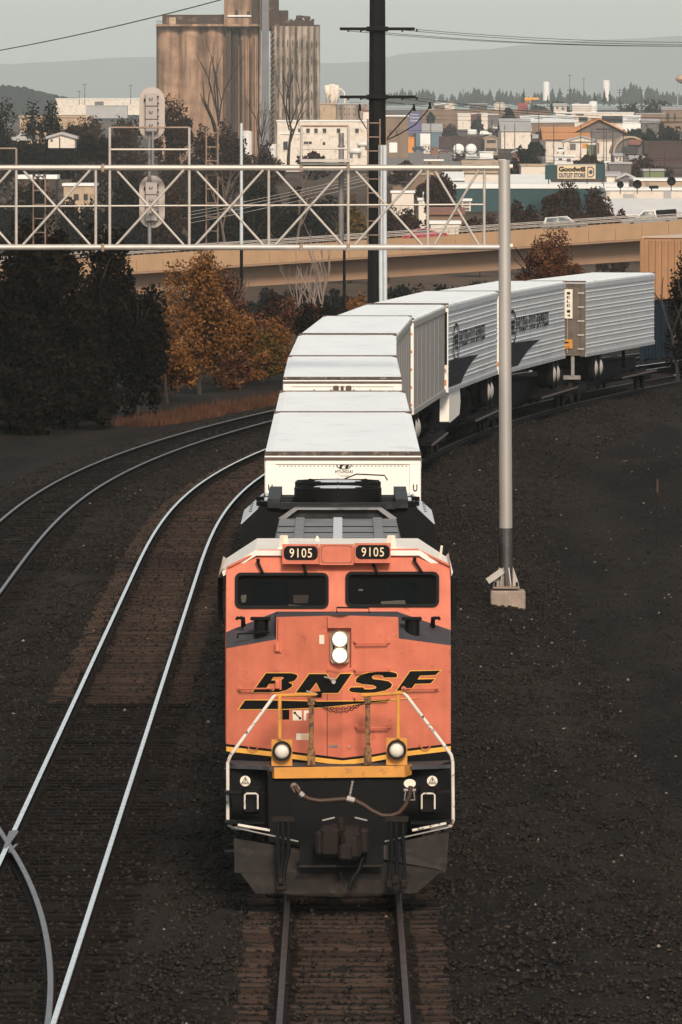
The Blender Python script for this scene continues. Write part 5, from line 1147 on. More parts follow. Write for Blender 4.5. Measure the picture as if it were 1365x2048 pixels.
def bld(label, x0, x1, yt, yb, d, dep, wall='whitewall', roof='whiteroof', kind='flat', rise=0., wins=(), name='building', cat='building', base=True, door=None, oh=.4, group=None):
    """front face given by photograph edges at distance d; dep metres deep"""
    a, c = W(x0, yb, d), W(x1, yt, d); zb = a.z; xm_ = (a.x+c.x)/2; hw = (c.x-a.x)/2; h = c.z-a.z
    t = thing(name, label, cat, (xm_, d, zb), 0, group); pxm = d/F; low = -3.5 if base else 0
    if kind == 'arch':
        q = [(-hw*math.cos(R(k*12)), h*math.sin(R(k*12))) for k in range(16)]; qi = [(x*.90, z*.9) for x, z in q]
        b = MB(); b.prism(q+qi[::-1], 0, dep); b.build('roof', M[roof], t); b = MB(); b.prism(qi+[(hw*.9,low),(-hw*.9,low)], .8, dep-.5); b.build('wall', M[wall], t)
    else:
        b = MB(); b.box(-hw, hw, 0, dep, low, h)
        if kind == 'gablef': b.prism([(-hw,h),(0,h+rise*pxm),(hw,h)], .02, dep-.02)
        b.build('wall', M[wall], t); r_ = rise*pxm
        b = MB()
        if kind == 'flat': b.box(-hw-.2, hw+.2, -.2, dep+.2, h, h+max(.35, r_))
        elif kind == 'gable': b.prism([(-oh,h-.1),(dep/2,h+r_),(dep+oh,h-.1),(dep+oh,h+.25),(dep/2,h+r_+.35),(-oh,h+.25)], -hw-oh, hw+oh, 'x')
        elif kind == 'shed': b.prism([(-oh,h),(dep+oh,h+r_),(dep+oh,h+r_+.3),(-oh,h+.3)], -hw-oh, hw+oh, 'x')
        else: b.prism([(-hw-oh,h-.1),(0,h+r_),(hw+oh,h-.1),(hw+oh,h+.3),(0,h+r_+.4),(-hw-oh,h+.3)], -oh, dep+oh)
        b.build('roof', M[roof], t)
    for wx0, wx1, wy0, wy1, *m in wins:
        p, q = W(wx0, wy1, d), W(wx1, wy0, d); b = MB(); b.box(p.x-xm_, q.x-xm_, -.10, .05, p.z-zb, q.z-zb); nm = m[1] if len(m) > 1 else 'window'; wo = b.build(nm, M[m[0] if m else 'windowdark'], t)
        if nm == 'window' and (q.x-p.x) > .8: b = MB(); b.box(p.x-xm_-.1, q.x-xm_+.1, -.2, -.02, p.z-zb-.15, p.z-zb); b.build('sill', M[wall], wo)
    return t
# ---- grain elevator
DE = 2000.
E0 = W(476, 334, DE); el = thing('grain_elevator', 'tall weathered concrete grain elevator with ribbed silos', 'grain elevator', (E0.x, DE, E0.z-1)); EO = Vector(el.location)
e = lambda x, y, dd=0.: W(x, y, DE+dd) - EO
def ebox(nm, m, x0, x1, yt, yb, d0, d1): 
    b = MB(); p, q = e(x0, yb), e(x1, yt); b.box(p.x, q.x, d0, d1, p.z, q.z); return b.build(nm, M[m], el)
def silo(xc, wpx, yt, m, dd, n=28):
    p = e(xc, yt); r = wpx/2/F*DE; b = MB(); b.lathe([(r, 0), (r, p.z)], (p.x, dd, 0), n); return b.build('silo', M[m], el, 40)
for xc, ww in ((338, 52), (380, 60), (424, 58)): silo(xc, ww, 51, 'silo', 4.0+ww/2/F*DE*.55)
ebox('silo_wall', 'silo', 313, 455, 51.5, 334, 4.35, 26)
for xc in (472, 490, 508): silo(xc, 19, 55, 'silodark' if xc == 472 else 'silo', 5.2)
ebox('silo_wall', 'silo', 456, 521, 55.5, 334, 5.6, 26); ebox('recess', 'silodark', 453, 462, 57, 300, 2.8, 3.2)
for k in range(22):     # vertical ribs of the left block
    x = 385+k*6.2
    if 452 < x < 464: continue
    p, q = e(x, 332), e(x, 57); b = MB(); dd_ = 3.6; b.box(p.x-.09, p.x+.09, dd_-.12, dd_+1.5, p.z, q.z-random.uniform(0, 6)); b.build('rib', M['silodark' if k % 3 else 'silo'], el)
ebox('roof_slab', 'silo', 312, 520, 48, 52.5, .6, 26.5); ebox('roof_house', 'silodark', 324, 505, 29, 48, 6, 22); ebox('roof_house_lid', 'greyroof', 324, 505, 27.5, 29, 5.8, 22.2)
ebox('roof_window', 'creamwall', 338, 351, 34, 49, 5.9, 6.1)
ebox('head_house', 'silo', 448, 503, -40, 56, 3.5, 20); ebox('head_house_ledge', 'whiteroof', 455, 503, 30, 33, 3.0, 3.6); ebox('head_house_tower', 'silodark', 503, 557, -42, 60, 4.5, 22)
for wx, wy in ((508, 8), (470, 20), (494, 22)): ebox('window', 'windowdark', wx, wx+6, wy, wy+10, 3.4 if wx < 503 else 4.4, 3.6 if wx < 503 else 4.6)
ebox('chute', 'chute', 524, 538, -40, 334, 1.5, 3.2); ebox('chute_rail', 'silogrey', 519.5, 522.5, -40, 334, 2.6, 4)
b = MB()
for k in range(26): p = e(545, 330-k*11); b.box(p.x-.5, p.x+.6, 2.6, 3.4, p.z-.12, p.z+.12)
b.build('stair_flight', M['silodark'], el)['kind'] = 'stuff'
ebox('right_block', 'silogrey', 541, 640, 52, 334, 4.5, 26); ebox('right_block_step', 'silodark', 557, 576, 20, 53, 6, 24); ebox('right_block_parapet', 'silodark', 576, 628, 40, 52.5, 6, 24); ebox('right_block_parapet', 'silodark', 628, 640, 49, 52.6, 5, 24)
for k in range(8):      # narrow silos of the right block
    x = 549+k*12.2; p = e(x, 52.6); b = MB(); b.lathe([(.72, 0), (.72, p.z)], (p.x, 4.5, 0), 14); b.build('silo', M['silogrey'], el, 40)
for k in range(5): ebox('crenel', 'silodark', 579+k*11, 585+k*11, 37.5, 40.2, 6, 8)
b = MB(); p = e(600, 36); b.bev(p.x-1, p.x+.6, 10, 12, p.z-.4, p.z+.8, .2); p2 = e(613, 36); b.bev(p2.x-.6, p2.x+1, 10, 12, p2.z-.4, p2.z+.6, .2); b.tube([(p.x, 11, p.z+.5), (p2.x, 11, p2.z+.4)], .3, 8); b.build('roof_blower', M['silodark'], el)
for r_ in range(6):     # slit windows
    for k in range(9):
        x = 556+k*9.6; y = 88+r_*34+random.uniform(-4, 4); p, q = e(x, y+7), e(x+1.6, y-random.uniform(4, 9)); b = MB(); b.box(p.x, q.x, 3.55, 3.8, p.z, q.z); b.build('slit_window', M['windowdark'], el)
b = MB()
for x in (314, 318, 322): p = e(x, 50); b.tube([(p.x, 3, p.z), (p.x, 3, p.z+1)], .05, 5)
p, q = e(313, 42), e(324, 42); b.tube([(p.x, 3, p.z), (q.x, 3, p.z)], .06, 5); b.build('roof_rail', M['silodark'], el)
# ---- white mill beside the silos
ml = bld('white mill building with small dark windows below the right silos', 555, 748, 243, 306, 1850, 22, wins=[(x, x+7, 257, 266) for x in (581, 597, 613, 629, 646, 674, 711)]+[(646, 651, 284, 290), (608, 617, 283, 288), (618, 624, 283, 288), (568, 576, 284, 300), (583, 590, 284, 300)], rise=3)
bld('cream annex tower right of the silos', 641, 672, 209, 243, 1900, 14, 'creamwall', 'creamwall')
bld('pale annex block studded with small vents, beside the cream tower', 672, 737, 209, 246, 1905, 14, 'silogrey', 'greyroof', wins=[(680+k*9, 682+k*9, 216+r*11, 219+r*11) for k in range(6) for r in range(2)])
bld('low cream shed at the foot of the white mill', 560, 604, 268, 312, 1800, 12, 'whitewall', 'whiteroof', wins=[(567, 576, 283, 300)])
bld('red-roofed small block right of the pale annex', 727, 742, 223, 236, 1880, 8, 'whitewall', 'brick', rise=4)
cy = thing('dust_cyclone', 'rust-streaked dust cyclone with curved pipe on the annex roof', 'dust cyclone', W(661, 207, 1900)); CO = Vector(cy.location); c_ = lambda x, y, dd=6.: W(x, y, 1900+dd) - CO
for x, r, yt, yb in ((655, .75, 172, 190), (665, .9, 170, 200), (673, .7, 172, 196)):
    p, q = c_(x, yb), c_(x, yt); b = MB(); b.lathe([(.15, p.z-.8), (r, p.z+.5), (r, q.z), (r*.8, q.z+.2)], (p.x, 6, 0), 14); b.build('cone', M['whitewall'], cy, 40)
b = MB(); b.tube([c_(678, 178), c_(684, 179), c_(688, 184), c_(690, 192), c_(690, 212), c_(683, 221)], .22, 8); b.build('curved_pipe', M['whitewall'], cy, 50)
b = MB()
for x in (653, 660, 668, 676): p = c_(x, 208); b.tube([(p.x, 6, -.5), (p.x, 6, c_(x, 190).z)], .12, 6)
b.build('leg_frame', M['brick'], cy)
def tank(label, x, yb, wpx, hpx, d, m='silver', name='storage_tank', horiz=False, dome=True, group=None):
    p = W(x, yb, d); t = thing(name, label, 'tank', p, 0, group); r = wpx/2/F*d; h = hpx/F*d
    b = MB()
    if horiz:
        b.lathe([(.05,-r),(h*.3,-r*.97),(h*.5,-r*.8),(h*.5,r*.8),(h*.3,r*.97),(.05,r)], (0, h, h*.75), 18, 'x'); b.build('vessel', M[m], t, 50)
        for s in (-.6, .6): bb = MB(); bb.box(s*r-.3, s*r+.3, h*.6, h*1.4, -.5, h*.5); bb.build('saddle', M['greywall'], t)
    else:
        b.lathe([(r,-1.),(r,h)]+([(r*.7,h+r*.18),(.05,h+r*.25)] if dome else [(.05,h+.01)]), (0, r, 0), 22); b.build('shell', M[m], t, 40)
        bb = MB(); bb.lathe([(r*1.01,h*.97),(r*1.01,h)], (0, r, 0), 22); bb.build('rim', M[m], t)
    return t
tank('white horizontal tank right of the grey stack at the mill', 711, 312, 26, 13, 1700, horiz=True); tank('rear white horizontal tank at the mill, under a brown pipe', 726, 296, 24, 10, 1760, horiz=True); tank('round white tank at the foot of the silos behind the bush', 494, 300, 22, 36, 1700)
tank('grey box-like tank below the chute of the silos', 545, 306, 18, 18, 1720, 'silver', dome=False)
# ---- middle of the town
bld('tan building with pale roof behind the power pole', 740, 817, 233, 312, 2500, 30, 'tanwall', 'whiteroof', wins=[(779, 783, 262, 270), (792, 796, 262, 270), (779, 795, 285, 305, 'whiteroof', 'door')], rise=3)
bb_ = bld('purple billboard with white lettering behind the blue shed', 815, 844, 225, 246, 2750, 1, 'purple', 'purple', name='billboard', cat='billboard')
for k, s in enumerate(('Welcome', 'Downtown', 'Center')): decal(bb_, 'print_line', M['whiteroof'], lambda u, v, k=k: Vector((u, -.06, 2.9-k*1.05+v)), s, 2.8, .6, offset=.01)
bld('blue grey shed with white roll door and pale gable roof', 832, 884, 264, 296, 2900, 26, 'blueshed', 'greyroof', 'gable', 15, wins=[(841, 862, 267, 292, 'whiteroof', 'door')])
bld('grey lean-to left of the blue shed', 816, 832, 262, 296, 2905, 20, 'greywall', 'greyroof', 'shed', 10); bld('bright orange container left of the blue shed', 816, 829, 276, 294, 2890, 6, 'orangebox', 'orangebox', name='container', cat='container')
bld('long tan retaining bluff below the distant road', 845, 1100, 221, 240, 3700, 60, 'bluff', 'bluff', name='retaining_wall', cat='wall')
for lab, x0, x1, yt, yb, m in (('white block on the bluff left of the maroon one', 916, 942, 228, 243, 'whitewall'), ('maroon block between two white ones on the bluff', 942, 963, 228, 242, 'maroonwall'), ('white block on the bluff right of the maroon one', 963, 976, 227, 243, 'whitewall'), ('grey block right of the white blocks on the bluff', 976, 998, 229, 240, 'greywall')): bld(lab, x0, x1, yt, yb, 3550, 12, m, 'whiteroof')
for lab, x, yb, w_, h_ in (('white dome tent on the skyline, left one', 900, 208, 22, 4), ('white dome tent on the skyline, right one', 1000, 212, 24, 8)): bld(lab, x-w_/2, x+w_/2, yb-h_, yb, 4200, 12, 'whitewall', 'whiteroof', 'arch', name='dome_tent', cat='dome tent')
tank('white round tank end among the yard junk', 945, 274, 20, 12, 2900, 'whiteroof', horiz=True)
# rail yard
def railcar(label, x0, x1, yt, yb, d, m, tankcar=False, cat='rail car', name='rail_car'):
    a, c = W(x0, yb, d), W(x1, yt, d); hw = (c.x-a.x)/2; h = c.z-a.z; t = thing(name, label, cat, ((a.x+c.x)/2, d, a.z), 0, 'rail cars standing in the yard')
    b = MB()
    if tankcar: b.lathe([(.1,-hw*.98),(h*.3,-hw*.95),(h*.38,-hw*.88),(h*.38,hw*.88),(h*.3,hw*.95),(.1,hw*.98)], (0, 1.5, h*.6), 16, 'x'); b.build('tank', M[m], t, 40)
    else:
        b.box(-hw*.98, hw*.98, 0, 3, h*.24, h); b.build('body', M[m], t); bb = MB(); bb.box(-hw*.2, hw*.2, -.08, 0, h*.28, h*.92); bb.build('door', M[m], t)
        for k in range(7):
            bb = MB(); X = -hw*.95+k*hw*1.9/6; bb.box(X-.05, X+.05, -.1, 0, h*.25, h); bb.build('side_post', M[m], t)
    b = MB(); b.box(-hw, hw, .3, 2.7, h*.16, h*.24); b.build('underframe', M['tankblack'], t)
    for s in (-.72, .72):
        b = MB(); b.bev(s*hw-1.1, s*hw+1.1, .3, 2.7, 0, h*.16, .1); b.build('truck', M['tankblack'], t)
for i, (lab, x0, x1) in enumerate((('first dark brown boxcar right of the blue shed', 878, 906), ('second dark brown boxcar in the yard row', 907, 938), ('third dark brown boxcar, next to the tan engine', 939, 969))): railcar(lab, x0, x1, 273, 304, 2760, 'boxcar')
for lab, x0, x1 in (('dark tank car right behind the tan engine', 998, 1022), ('dark tank car in the middle of the yard row', 1023, 1046), ('dark tank car at the right end of the yard row', 1047, 1068)): railcar(lab, x0, x1, 272, 302, 2760, 'tankblack', True)
yl_ = bld('tan yard engine facing the camera between boxcars and tank cars', 970, 996, 278, 302, 2740, 18, 'tanloco', 'tanloco', 'gablef', 6, wins=[(974, 992, 280, 286, 'windowdark', 'windshield'), (972, 994, 296, 303, 'tankblack', 'pilot')], name='yard_engine', cat='locomotive')
for lab, x in (('left of two white tanker trailers seen end on', 918), ('right of two white tanker trailers seen end on', 943)):
    p = W(x, 318, 2480); t = thing('tanker_trailer', lab, 'tanker trailer', p, 0, 'white tanker trailers'); b = MB(); b.lathe([(.1,0),(1.1,.1),(1.65,.6),(1.72,1.2),(1.72,9),(1.3,9.6)], (0, 0, 3.0), 20, 'y'); b.build('tank', M['whiteroof'], t, 50)
    b = MB(); b.bev(-1.2, 1.2, .5, 9, .7, 1.3, .05); b.build('frame', M['silver'], t)
    for s in (-1, 1): b = MB(); b.bev(s*1.25-.35, s*1.25+.35, .4, 1.6, 0, 1.2, .15); b.build('wheel_pair', M['tyre'], t); b = MB(); b.box(s*1.3-.3, s*1.3+.3, .1, .25, .3, 1.5); b.build('mud_flap', M['whiteroof'], t)
bld('white panel sign on the ground beside the tankers', 960, 987, 305, 318, 2470, .4, 'whiteroof', 'whiteroof', name='panel_sign', cat='sign')
# ---- right side of the town
bld('large grey metal warehouse with white front, left of the orange roof', 1003, 1062, 262, 276, 2600, 50, 'whitewall', 'greyroof', 'gable', 23); bld('white warehouse with pale hipped roof behind the grey warehouse', 1045, 1150, 245, 262, 2850, 60, 'tanwall', 'whiteroof', 'gable', 13)
bld('orange-roofed hall with grey gable facing the camera', 1152, 1246, 266, 300, 2300, 55, 'greywall', 'orangeroof', 'gablef', 27, oh=1.2); bld('long orange-roofed wing left of the hall', 1092, 1175, 278, 300, 2290, 40, 'whitewall', 'orangeroof', 'gable', 22, oh=1., wins=[(1138, 1152, 277, 290, 'greywall', 'door'), (1164, 1178, 277, 286, 'orangebox', 'door')])
bld('white gabled entrance in front of the orange-roofed hall', 1128, 1200, 284, 304, 2270, 10, 'whitewall', 'greyroof', 'gablef', 10, wins=[(1140, 1152, 287, 300, 'greywall', 'door'), (1165, 1177, 287, 296, 'orangebox', 'door'), (1138, 1196, 283, 285.5, 'greywall', 'sign_band')])
bld('cream block between the hall and the arched hut', 1195, 1224, 282, 308, 2200, 14, 'whitewall', 'creamwall', wins=[(1187+8.5, 1199, 285, 307, 'brick', 'door')])
bld('arched metal hut with open front at right', 1226, 1298, 272, 308, 2150, 30, 'greywall', 'creamwall', 'arch', wins=[(1258, 1284, 279, 290, 'brick', 'sign_board'), (1246, 1277, 293, 306)], name='quonset_hut', cat='hut')
bld('long white flat building on the skyline right of centre', 1112, 1268, 226, 246, 3200, 25, 'whitewall', 'whiteroof', wins=[(1131, 1144, 228, 231), (1153, 1168, 228, 231), (1158, 1176, 234, 244), (1204, 1246, 232, 246)]); bld('low white plant block left of the white silo', 1145, 1180, 211, 226, 3350, 14, 'whitewall', 'whiteroof', rise=3)
tank('squat white silo on the skyline behind the flat white building', 1187, 226, 17, 22, 3350, 'whiteroof')
w1 = bld('white roadside billboard with blue print', 1246, 1282, 232, 244, 3000, .6, 'whiteroof', 'whiteroof', name='billboard', cat='billboard'); decal(w1, 'print_line', M['signblue'], lambda u, v: Vector((.5+u, -.06, 1.2+v)), 'STORAGE', 4.2, .7, offset=.02)
bld('beige sheds at the far right edge', 1325, 1400, 219, 244, 3100, 20, 'tanwall', 'greyroof', 'gable', 5, wins=[(1333, 1339, 226, 242), (1348, 1352, 226, 242)]); bld('dark sheds below the beige ones at right', 1272, 1330, 228, 244, 3050, 12, 'tanwall', 'greyroof')
bld('dark low garage at the right edge above the store roofs', 1290, 1390, 285, 300, 2000, 20, 'boxcar', 'silodark')
tank('tall white water tank on the ridge, left one', 1093, 198, 14, 33, 5300, 'whiteroof'); tank('tall white water tank on the ridge, right one', 1213, 200, 15, 38, 5300, 'whiteroof')
wt_ = thing('water_tower', 'elevated water tower on legs cut by the right edge', 'water tower', W(1363, 205, 4000)); b = MB(); b.lathe([(.3,6.2),(2.,7.0),(2.9,8.3),(2.7,9.6),(1.5,10.6),(.1,10.9)], (0,0,3.2), 18); b.build('bowl', M['creamwall'], wt_, 60); b = MB(); b.lathe([(2.95,8.0),(2.95,8.35)], (0,0,3.2), 18); b.build('band', M['redsign'], wt_)
for a in range(4): b = MB(); b.tube([(2.8*math.cos(a*1.57+.78), 2.8*math.sin(a*1.57+.78), -6), (2.1*math.cos(a*1.57+.78), 2.1*math.sin(a*1.57+.78), 10.6)], .22, 6); b.build('leg', M['greyroof'], wt_)
ys = thing('roadside_sign', 'yellow fast food style sign high above the trees', 'sign', W(1064, 214, 4600)); b = MB(); b.box(-4.2, 4.2, 0, .4, 4.2, 5.4); b.build('board', M['yellowsign'], ys); b = MB(); b.tube([(-3.6,.2,2.2),(-3.2,.2,4.6),(-2.6,.2,4.8),(-2.2,.2,2.4),(-1.8,.2,4.8),(-1.2,.2,4.6),(-.8,.2,2.2)], .32, 6); b.build('arch', M['yellowsign'], ys); b = MB(); b.tube([(0,.2,-6),(0,.2,4.3)], .25, 6); b.build('post', M['pole'], ys)
bld('dark red roadside sign left of the yellow sign', 1036, 1056, 207, 214, 4400, .5, 'redsign', 'redsign', name='roadside_sign', cat='sign')
# ---- store in front, sign on its roof
bld('teal store building with white roof edge behind the dark trees', 905, 1275, 377, 416, 1300, 40, 'teal', 'whiteroof', rise=9); bld('pale pitched store roof left of the sign', 1018, 1098, 368, 380, 1345, 36, 'whitewall', 'whiteroof', 'gable', 14)
bld('small white block left of the big sign', 1043, 1093, 332, 350, 1520, 14, 'whitewall', 'creamwall'); bld('cream hipped roof left of the post behind the truss', 930, 1000, 345, 378, 1420, 30, 'whitewall', 'creamwall', 'gable', 20)
gs = thing('store_sign', 'wide rooftop sign reading Goodwill Outlet Store', 'sign', W(1151, 366, 1290)); GS = Vector(gs.location); s_ = lambda x, y, dd=0.: W(x, y, 1290+dd) - GS
def sbox(nm, m, x0, x1, y0, y1, d0, d1, par=None): b = MB(); p, q = s_(x0, y1), s_(x1, y0); b.box(p.x, q.x, d0, d1, p.z, q.z); return b.build(nm, M[m], par or gs)
sbox('side_panel', 'teal', 1091, 1115, 330, 359, 0, 1.2); sbox('side_panel', 'teal', 1192, 1211, 328, 358, 0, 1.2); pan_ = sbox('sign_panel', 'signcream', 1115.3, 1191.7, 330.5, 357.5, -.1, 1.1); sbox('sign_top', 'greyroof', 1115, 1192, 328, 330.4, -.15, 1.2)
for x in (1098, 1125, 1150, 1175, 1205): sbox('sign_leg', 'pole', x-1, x+1, 357, 368, .4, .7)
decal(pan_, 'sign_word', M['blackflat'], lambda u, v: s_(1144.5, 338.3)+Vector((u, -.14, v)), 'Goodwill', 4.3, .84, offset=.05)
decal(pan_, 'sign_word', M['signblue'], lambda u, v: s_(1144.5, 350.5)+Vector((u, -.14, v)), 'OUTLET STORE', 4.3, .74, offset=.045)
b = MB(); c0 = s_(1182, 344); b.plate([[(-.55,-.85),(.15,-.85),(.55,-.55),(.55,.55),(.15,.85),(-.55,.85)], [(-.42,-.70),(.1,-.70),(.40,-.48),(.40,.48),(.1,.70),(-.42,.70)]], lambda u, v, o: c0+Vector((u, -.14, v)), 0); b.plate([ell(.0,0,.30,.34,16)], lambda u, v, o: c0+Vector((u, -.14, v)), 0); b.build('sign_logo', M['signblue'], pan_)
bld('grey brown block right of the sign', 1219, 1263, 328, 348, 1490, 14, 'greywall', 'greyroof'); bld('white doorway block beside the grey brown block', 1211, 1219, 326, 346, 1495, 8, 'whitewall', 'whiteroof'); bld('small grey gabled house below the grey brown block', 1238, 1268, 358, 372, 1335, 10, 'greywall', 'greyroof', 'gablef', 8); bld('white lean-to left of the small grey house', 1214, 1240, 352, 368, 1340, 10, 'whitewall', 'greyroof', 'shed', 5)
bld('green walled shed near the right edge', 1288, 1330, 342, 362, 1420, 12, 'greenwall', 'greyroof'); bld('beige flat roof at the right edge behind the dishes', 1270, 1420, 362, 382, 1240, 26, 'creamwall', 'whiteroof', rise=3)
r1 = bld('white parapet building with roof units at right', 1213, 1430, 381, 410, 1180, 24, 'whitewall', 'whiteroof', wins=[(1247, 1268, 388, 401, 'greyroof', 'roof_unit'), (1328, 1343, 383, 405, 'greyroof', 'duct')])
bld('wide low grey white roof behind the pickup', 1195, 1430, 432, 462, 1105, 30, 'greywall', 'silver', 'gable', 28, oh=.8)
for lab, x, y, r in (('black satellite dish on the roof, leftmost', 1241, 372, 7), ('larger black satellite dish, second from the left', 1275, 372, 9), ('black satellite dish near the right edge', 1343, 366, 9)):
    p = W(x, y, 1172); t = thing('satellite_dish', lab, 'satellite dish', p, 0, 'satellite dishes on the roof'); q = r/F*1172; b = MB(); b.lathe([(.03,.0),(q*.5,-.08),(q*.85,-.25),(q,-.4),(q,-.36),(q*.5,.02),(.03,.06)], (0,0,q*.4), 18, 'y'); b.build('bowl', M['blackflat'], t, 60); b = MB(); b.tube([(0,.2,-1.2),(0,.1,q*.3)], .07, 6); b.build('mount', M['pole'], t)
b = thing('roof_vent', 'dark low roof vent between the dishes', 'roof vent', W(1308, 374, 1172), 0); q = MB(); q.bev(-.7, .7, -.4, .4, -.25, .2, .12); q.build('cowl', M['blackflat'], b); q = MB(); q.tube([(-.3,0,-.6),(-.3,0,-.2)], .12, 6); q.build('stack', M['pole'], b)
bld('air conditioning unit on a white stand behind the truss', 924, 942, 402, 422, 1190, 2.2, 'whitewall', 'whiteroof', wins=[(927, 939, 404, 412, 'greywall', 'grille'), (927, 939, 415, 420, 'greywall', 'grille')], name='air_conditioner', cat='air conditioner', base=False)
bld('white box trailer right of the power pole', 784, 828, 386, 408, 1210, 5, 'whitewall', 'whiteroof', name='box_trailer', cat='trailer'); bld('low white store front behind the truss diagonal', 838, 900, 401, 412, 1230, 12, 'whitewall', 'whiteroof'); bld('rubble-fronted low white building above the red car', 862, 920, 448, 478, 1060, 12, 'whitewall', 'whiteroof'); bld('long tan wall with flat top behind the truss', 786, 950, 350, 366, 1500, 10, 'tanwall', 'creamwall', name='long_wall', cat='wall')
bld('white arched roof between truss diagonals', 890, 925, 360, 382, 1350, 20, 'whitewall', 'whiteroof', 'gable', 12); bld('brown earth mound with orange plants above the red car', 860, 925, 428, 452, 1090, 10, 'bluff', 'brick', 'gable', 8, name='earth_mound', cat='mound')
for x in (848, 865): tank('small white transformer can on a pole, '+('left' if x == 848 else 'right')+' one', x, 393, 4.5, 9, 1215, 'whiteroof', 'transformer')
for lab, x0, x1, yt, yb, d, w_, r_, kd, rs in (('white box truck parked in the lot before the blue shed', 848, 862, 289, 300, 2800, 'whitewall', 'whiteroof', 'flat', 0), ('small brown shed right of the tankers', 1026, 1042, 306, 318, 2300, 'brick', 'greyroof', 'gablef', 4), ('low grey shed left of the white panel sign', 935, 956, 318, 330, 1900, 'greywall', 'greyroof', 'shed', 3), ('pale low shed just above the truss chord, right of the pole', 850, 886, 322, 332, 1750, 'tanwall', 'whiteroof', 'flat', 0), ('white van roofed shed below the yard engine', 990, 1010, 322, 331, 1800, 'whitewall', 'whiteroof', 'flat', 0), ('small maroon shed left of the orange wing', 1068, 1090, 276, 290, 2400, 'maroonwall', 'greyroof', 'gable', 5), ('tan shed behind the yard tank cars', 1024, 1060, 262, 274, 2800, 'tanwall', 'orangeroof', 'gable', 6), ('grey skyline shed left of the right dome tent', 940, 975, 208, 216, 4100, 'greywall', 'greyroof', 'flat', 0), ('pale skyline shed above the bluff', 870, 890, 210, 219, 4100, 'tanwall', 'whiteroof', 'gable', 3), ('low dark shed between the sign and the pole at right', 1262, 1288, 318, 334, 1700, 'boxcar', 'greyroof', 'gable', 4), ('rust coloured yard container left of the boxcars', 862, 877, 296, 304, 2700, 'brick', 'brick', 'flat', 0), ('green yard container beside the cream block', 1176, 1194, 292, 302, 2210, 'greenwall', 'greenwall', 'flat', 0), ('white skyline sheds left of the light mast', 1108, 1134, 212, 221, 3600, 'whitewall', 'greyroof', 'gable', 4), ('grey shed roof right of the white billboard', 1284, 1318, 246, 258, 2700, 'greywall', 'greyroof', 'gable', 6), ('small white stall under the arched hut', 1230, 1246, 312, 322, 1900, 'whitewall', 'greyroof', 'shed', 3), ('pale trailer parked behind the store sign', 1110, 1150, 314, 324, 1750, 'silver', 'whiteroof', 'flat', 0)):
    bld(lab, x0, x1, yt, yb, d, 9, w_, r_, kd, rs, wins=[(x0+(x1-x0)*.2, x0+(x1-x0)*.36, yt+(yb-yt)*.25, yt+(yb-yt)*.6), (x0+(x1-x0)*.6, x0+(x1-x0)*.8, yt+(yb-yt)*.3, yb-.5, 'greywall', 'door')])
# ---- left side
bld('far cream warehouse on the left skyline', 112, 282, 198, 216, 4000, 40, 'whitewall', 'whiteroof', wins=[(190, 208, 203, 211, 'greywall', 'sign_board')]); bld('low grey block in front of the far cream warehouse', 172, 255, 212, 222, 3900, 12, 'greyroof', 'greyroof')
bld('long pale building between dark trees at left', 40, 182, 235, 251, 1500, 12, 'creamwall', 'creamwall', wins=[(64, 67, 236, 250, 'silodark', 'post'), (86, 88, 236, 250, 'silodark', 'post'), (170, 172, 236, 250, 'silodark', 'post'), (66, 86, 245, 247, 'silodark', 'band')])
bld('small white house with gable roof among the left trees', 97, 150, 277, 296, 1230, 8, 'whitewall', 'greyroof', 'gablef', 8, base=False, wins=[(102, 106, 279, 283), (119, 121, 275, 296, 'silodark', 'drain_pipe')]); bld('pale brick building behind the left truss panel', 128, 190, 372, 450, 1040, 10, 'creamwall', 'whiteroof', wins=[(148, 158, 388, 400), (168, 176, 388, 400)]); bld('pale flat-roofed block at the left edge behind the truss', 38, 112, 358, 440, 1045, 10, 'silodark', 'whiteroof', rise=8)
# ---- poles, masts, cars
def upole(label, x, yt, yb, d, arms=1, m='pole', name='utility_pole', r=.14):
    p = W(x, yb, d); top = W(x, yt, d).z-p.z; t = thing(name, label, 'utility pole' if name == 'utility_pole' else 'mast', p, 0, 'utility poles in the town' if name == 'utility_pole' else 'light masts on the skyline'); b = MB(); b.tube([(0,0,-2.5),(0,0,top)], r*d/2300, 7, True, r*.75*d/2300); b.build('shaft', M[m], t)
    for k in range(arms): b = MB(); z = top-.5-k*1.1; b.box(-1.2, 1.2, -.1, .1, z-.1, z+.1); b.build('cross_arm', M[m], t)
    return t
UP = [(1078,226,312,2300,2),(1108,248,330,1900,0),(1116,250,300,2350,0),(1162,250,306,2100,0),(1184,262,306,2100,0),(1208,252,362,1250,1),(1213,262,308,2000,0),(1226,258,308,2000,1),(1247,258,322,1800,0),(1030,246,300,2500,0),(1010,250,290,2600,0),(985,238,275,2800,0),(958,225,272,2900,1),(912,250,316,2400,0),(862,235,300,2700,0),(877,312,338,1900,0),(1240,178,218,3400,2),(1283,178,236,3300,1),(1000,200,246,3300,1),(1055,215,260,3000,1),(1330,300,360,1300,0),(1300,312,360,1300,0),(814,358,398,1230,1),(944,328,352,1600,1)]
place = ['double-armed pole left of the orange roof','pole in the road left of the white car','short pole behind the road pole','pole in front of the white entrance','pole right of the white entrance','near pole right of the store sign','pole left of the arched hut','pole at the corner of the arched hut','pole in front of the arched hut','pole beside the grey warehouse','pole at the left corner of the grey warehouse','pole behind the yard engine','pole behind the third boxcar','pole left of the tankers','pole in front of the blue shed','pole at the lot edge below the dark red car','tall skyline pole right of the right water tank','thinner skyline pole further right','pole before the right dome tent','pole below the yellow sign','near pole by the green shed','second near pole by the green shed','pole above the white box trailer','pole right of the long tan wall']
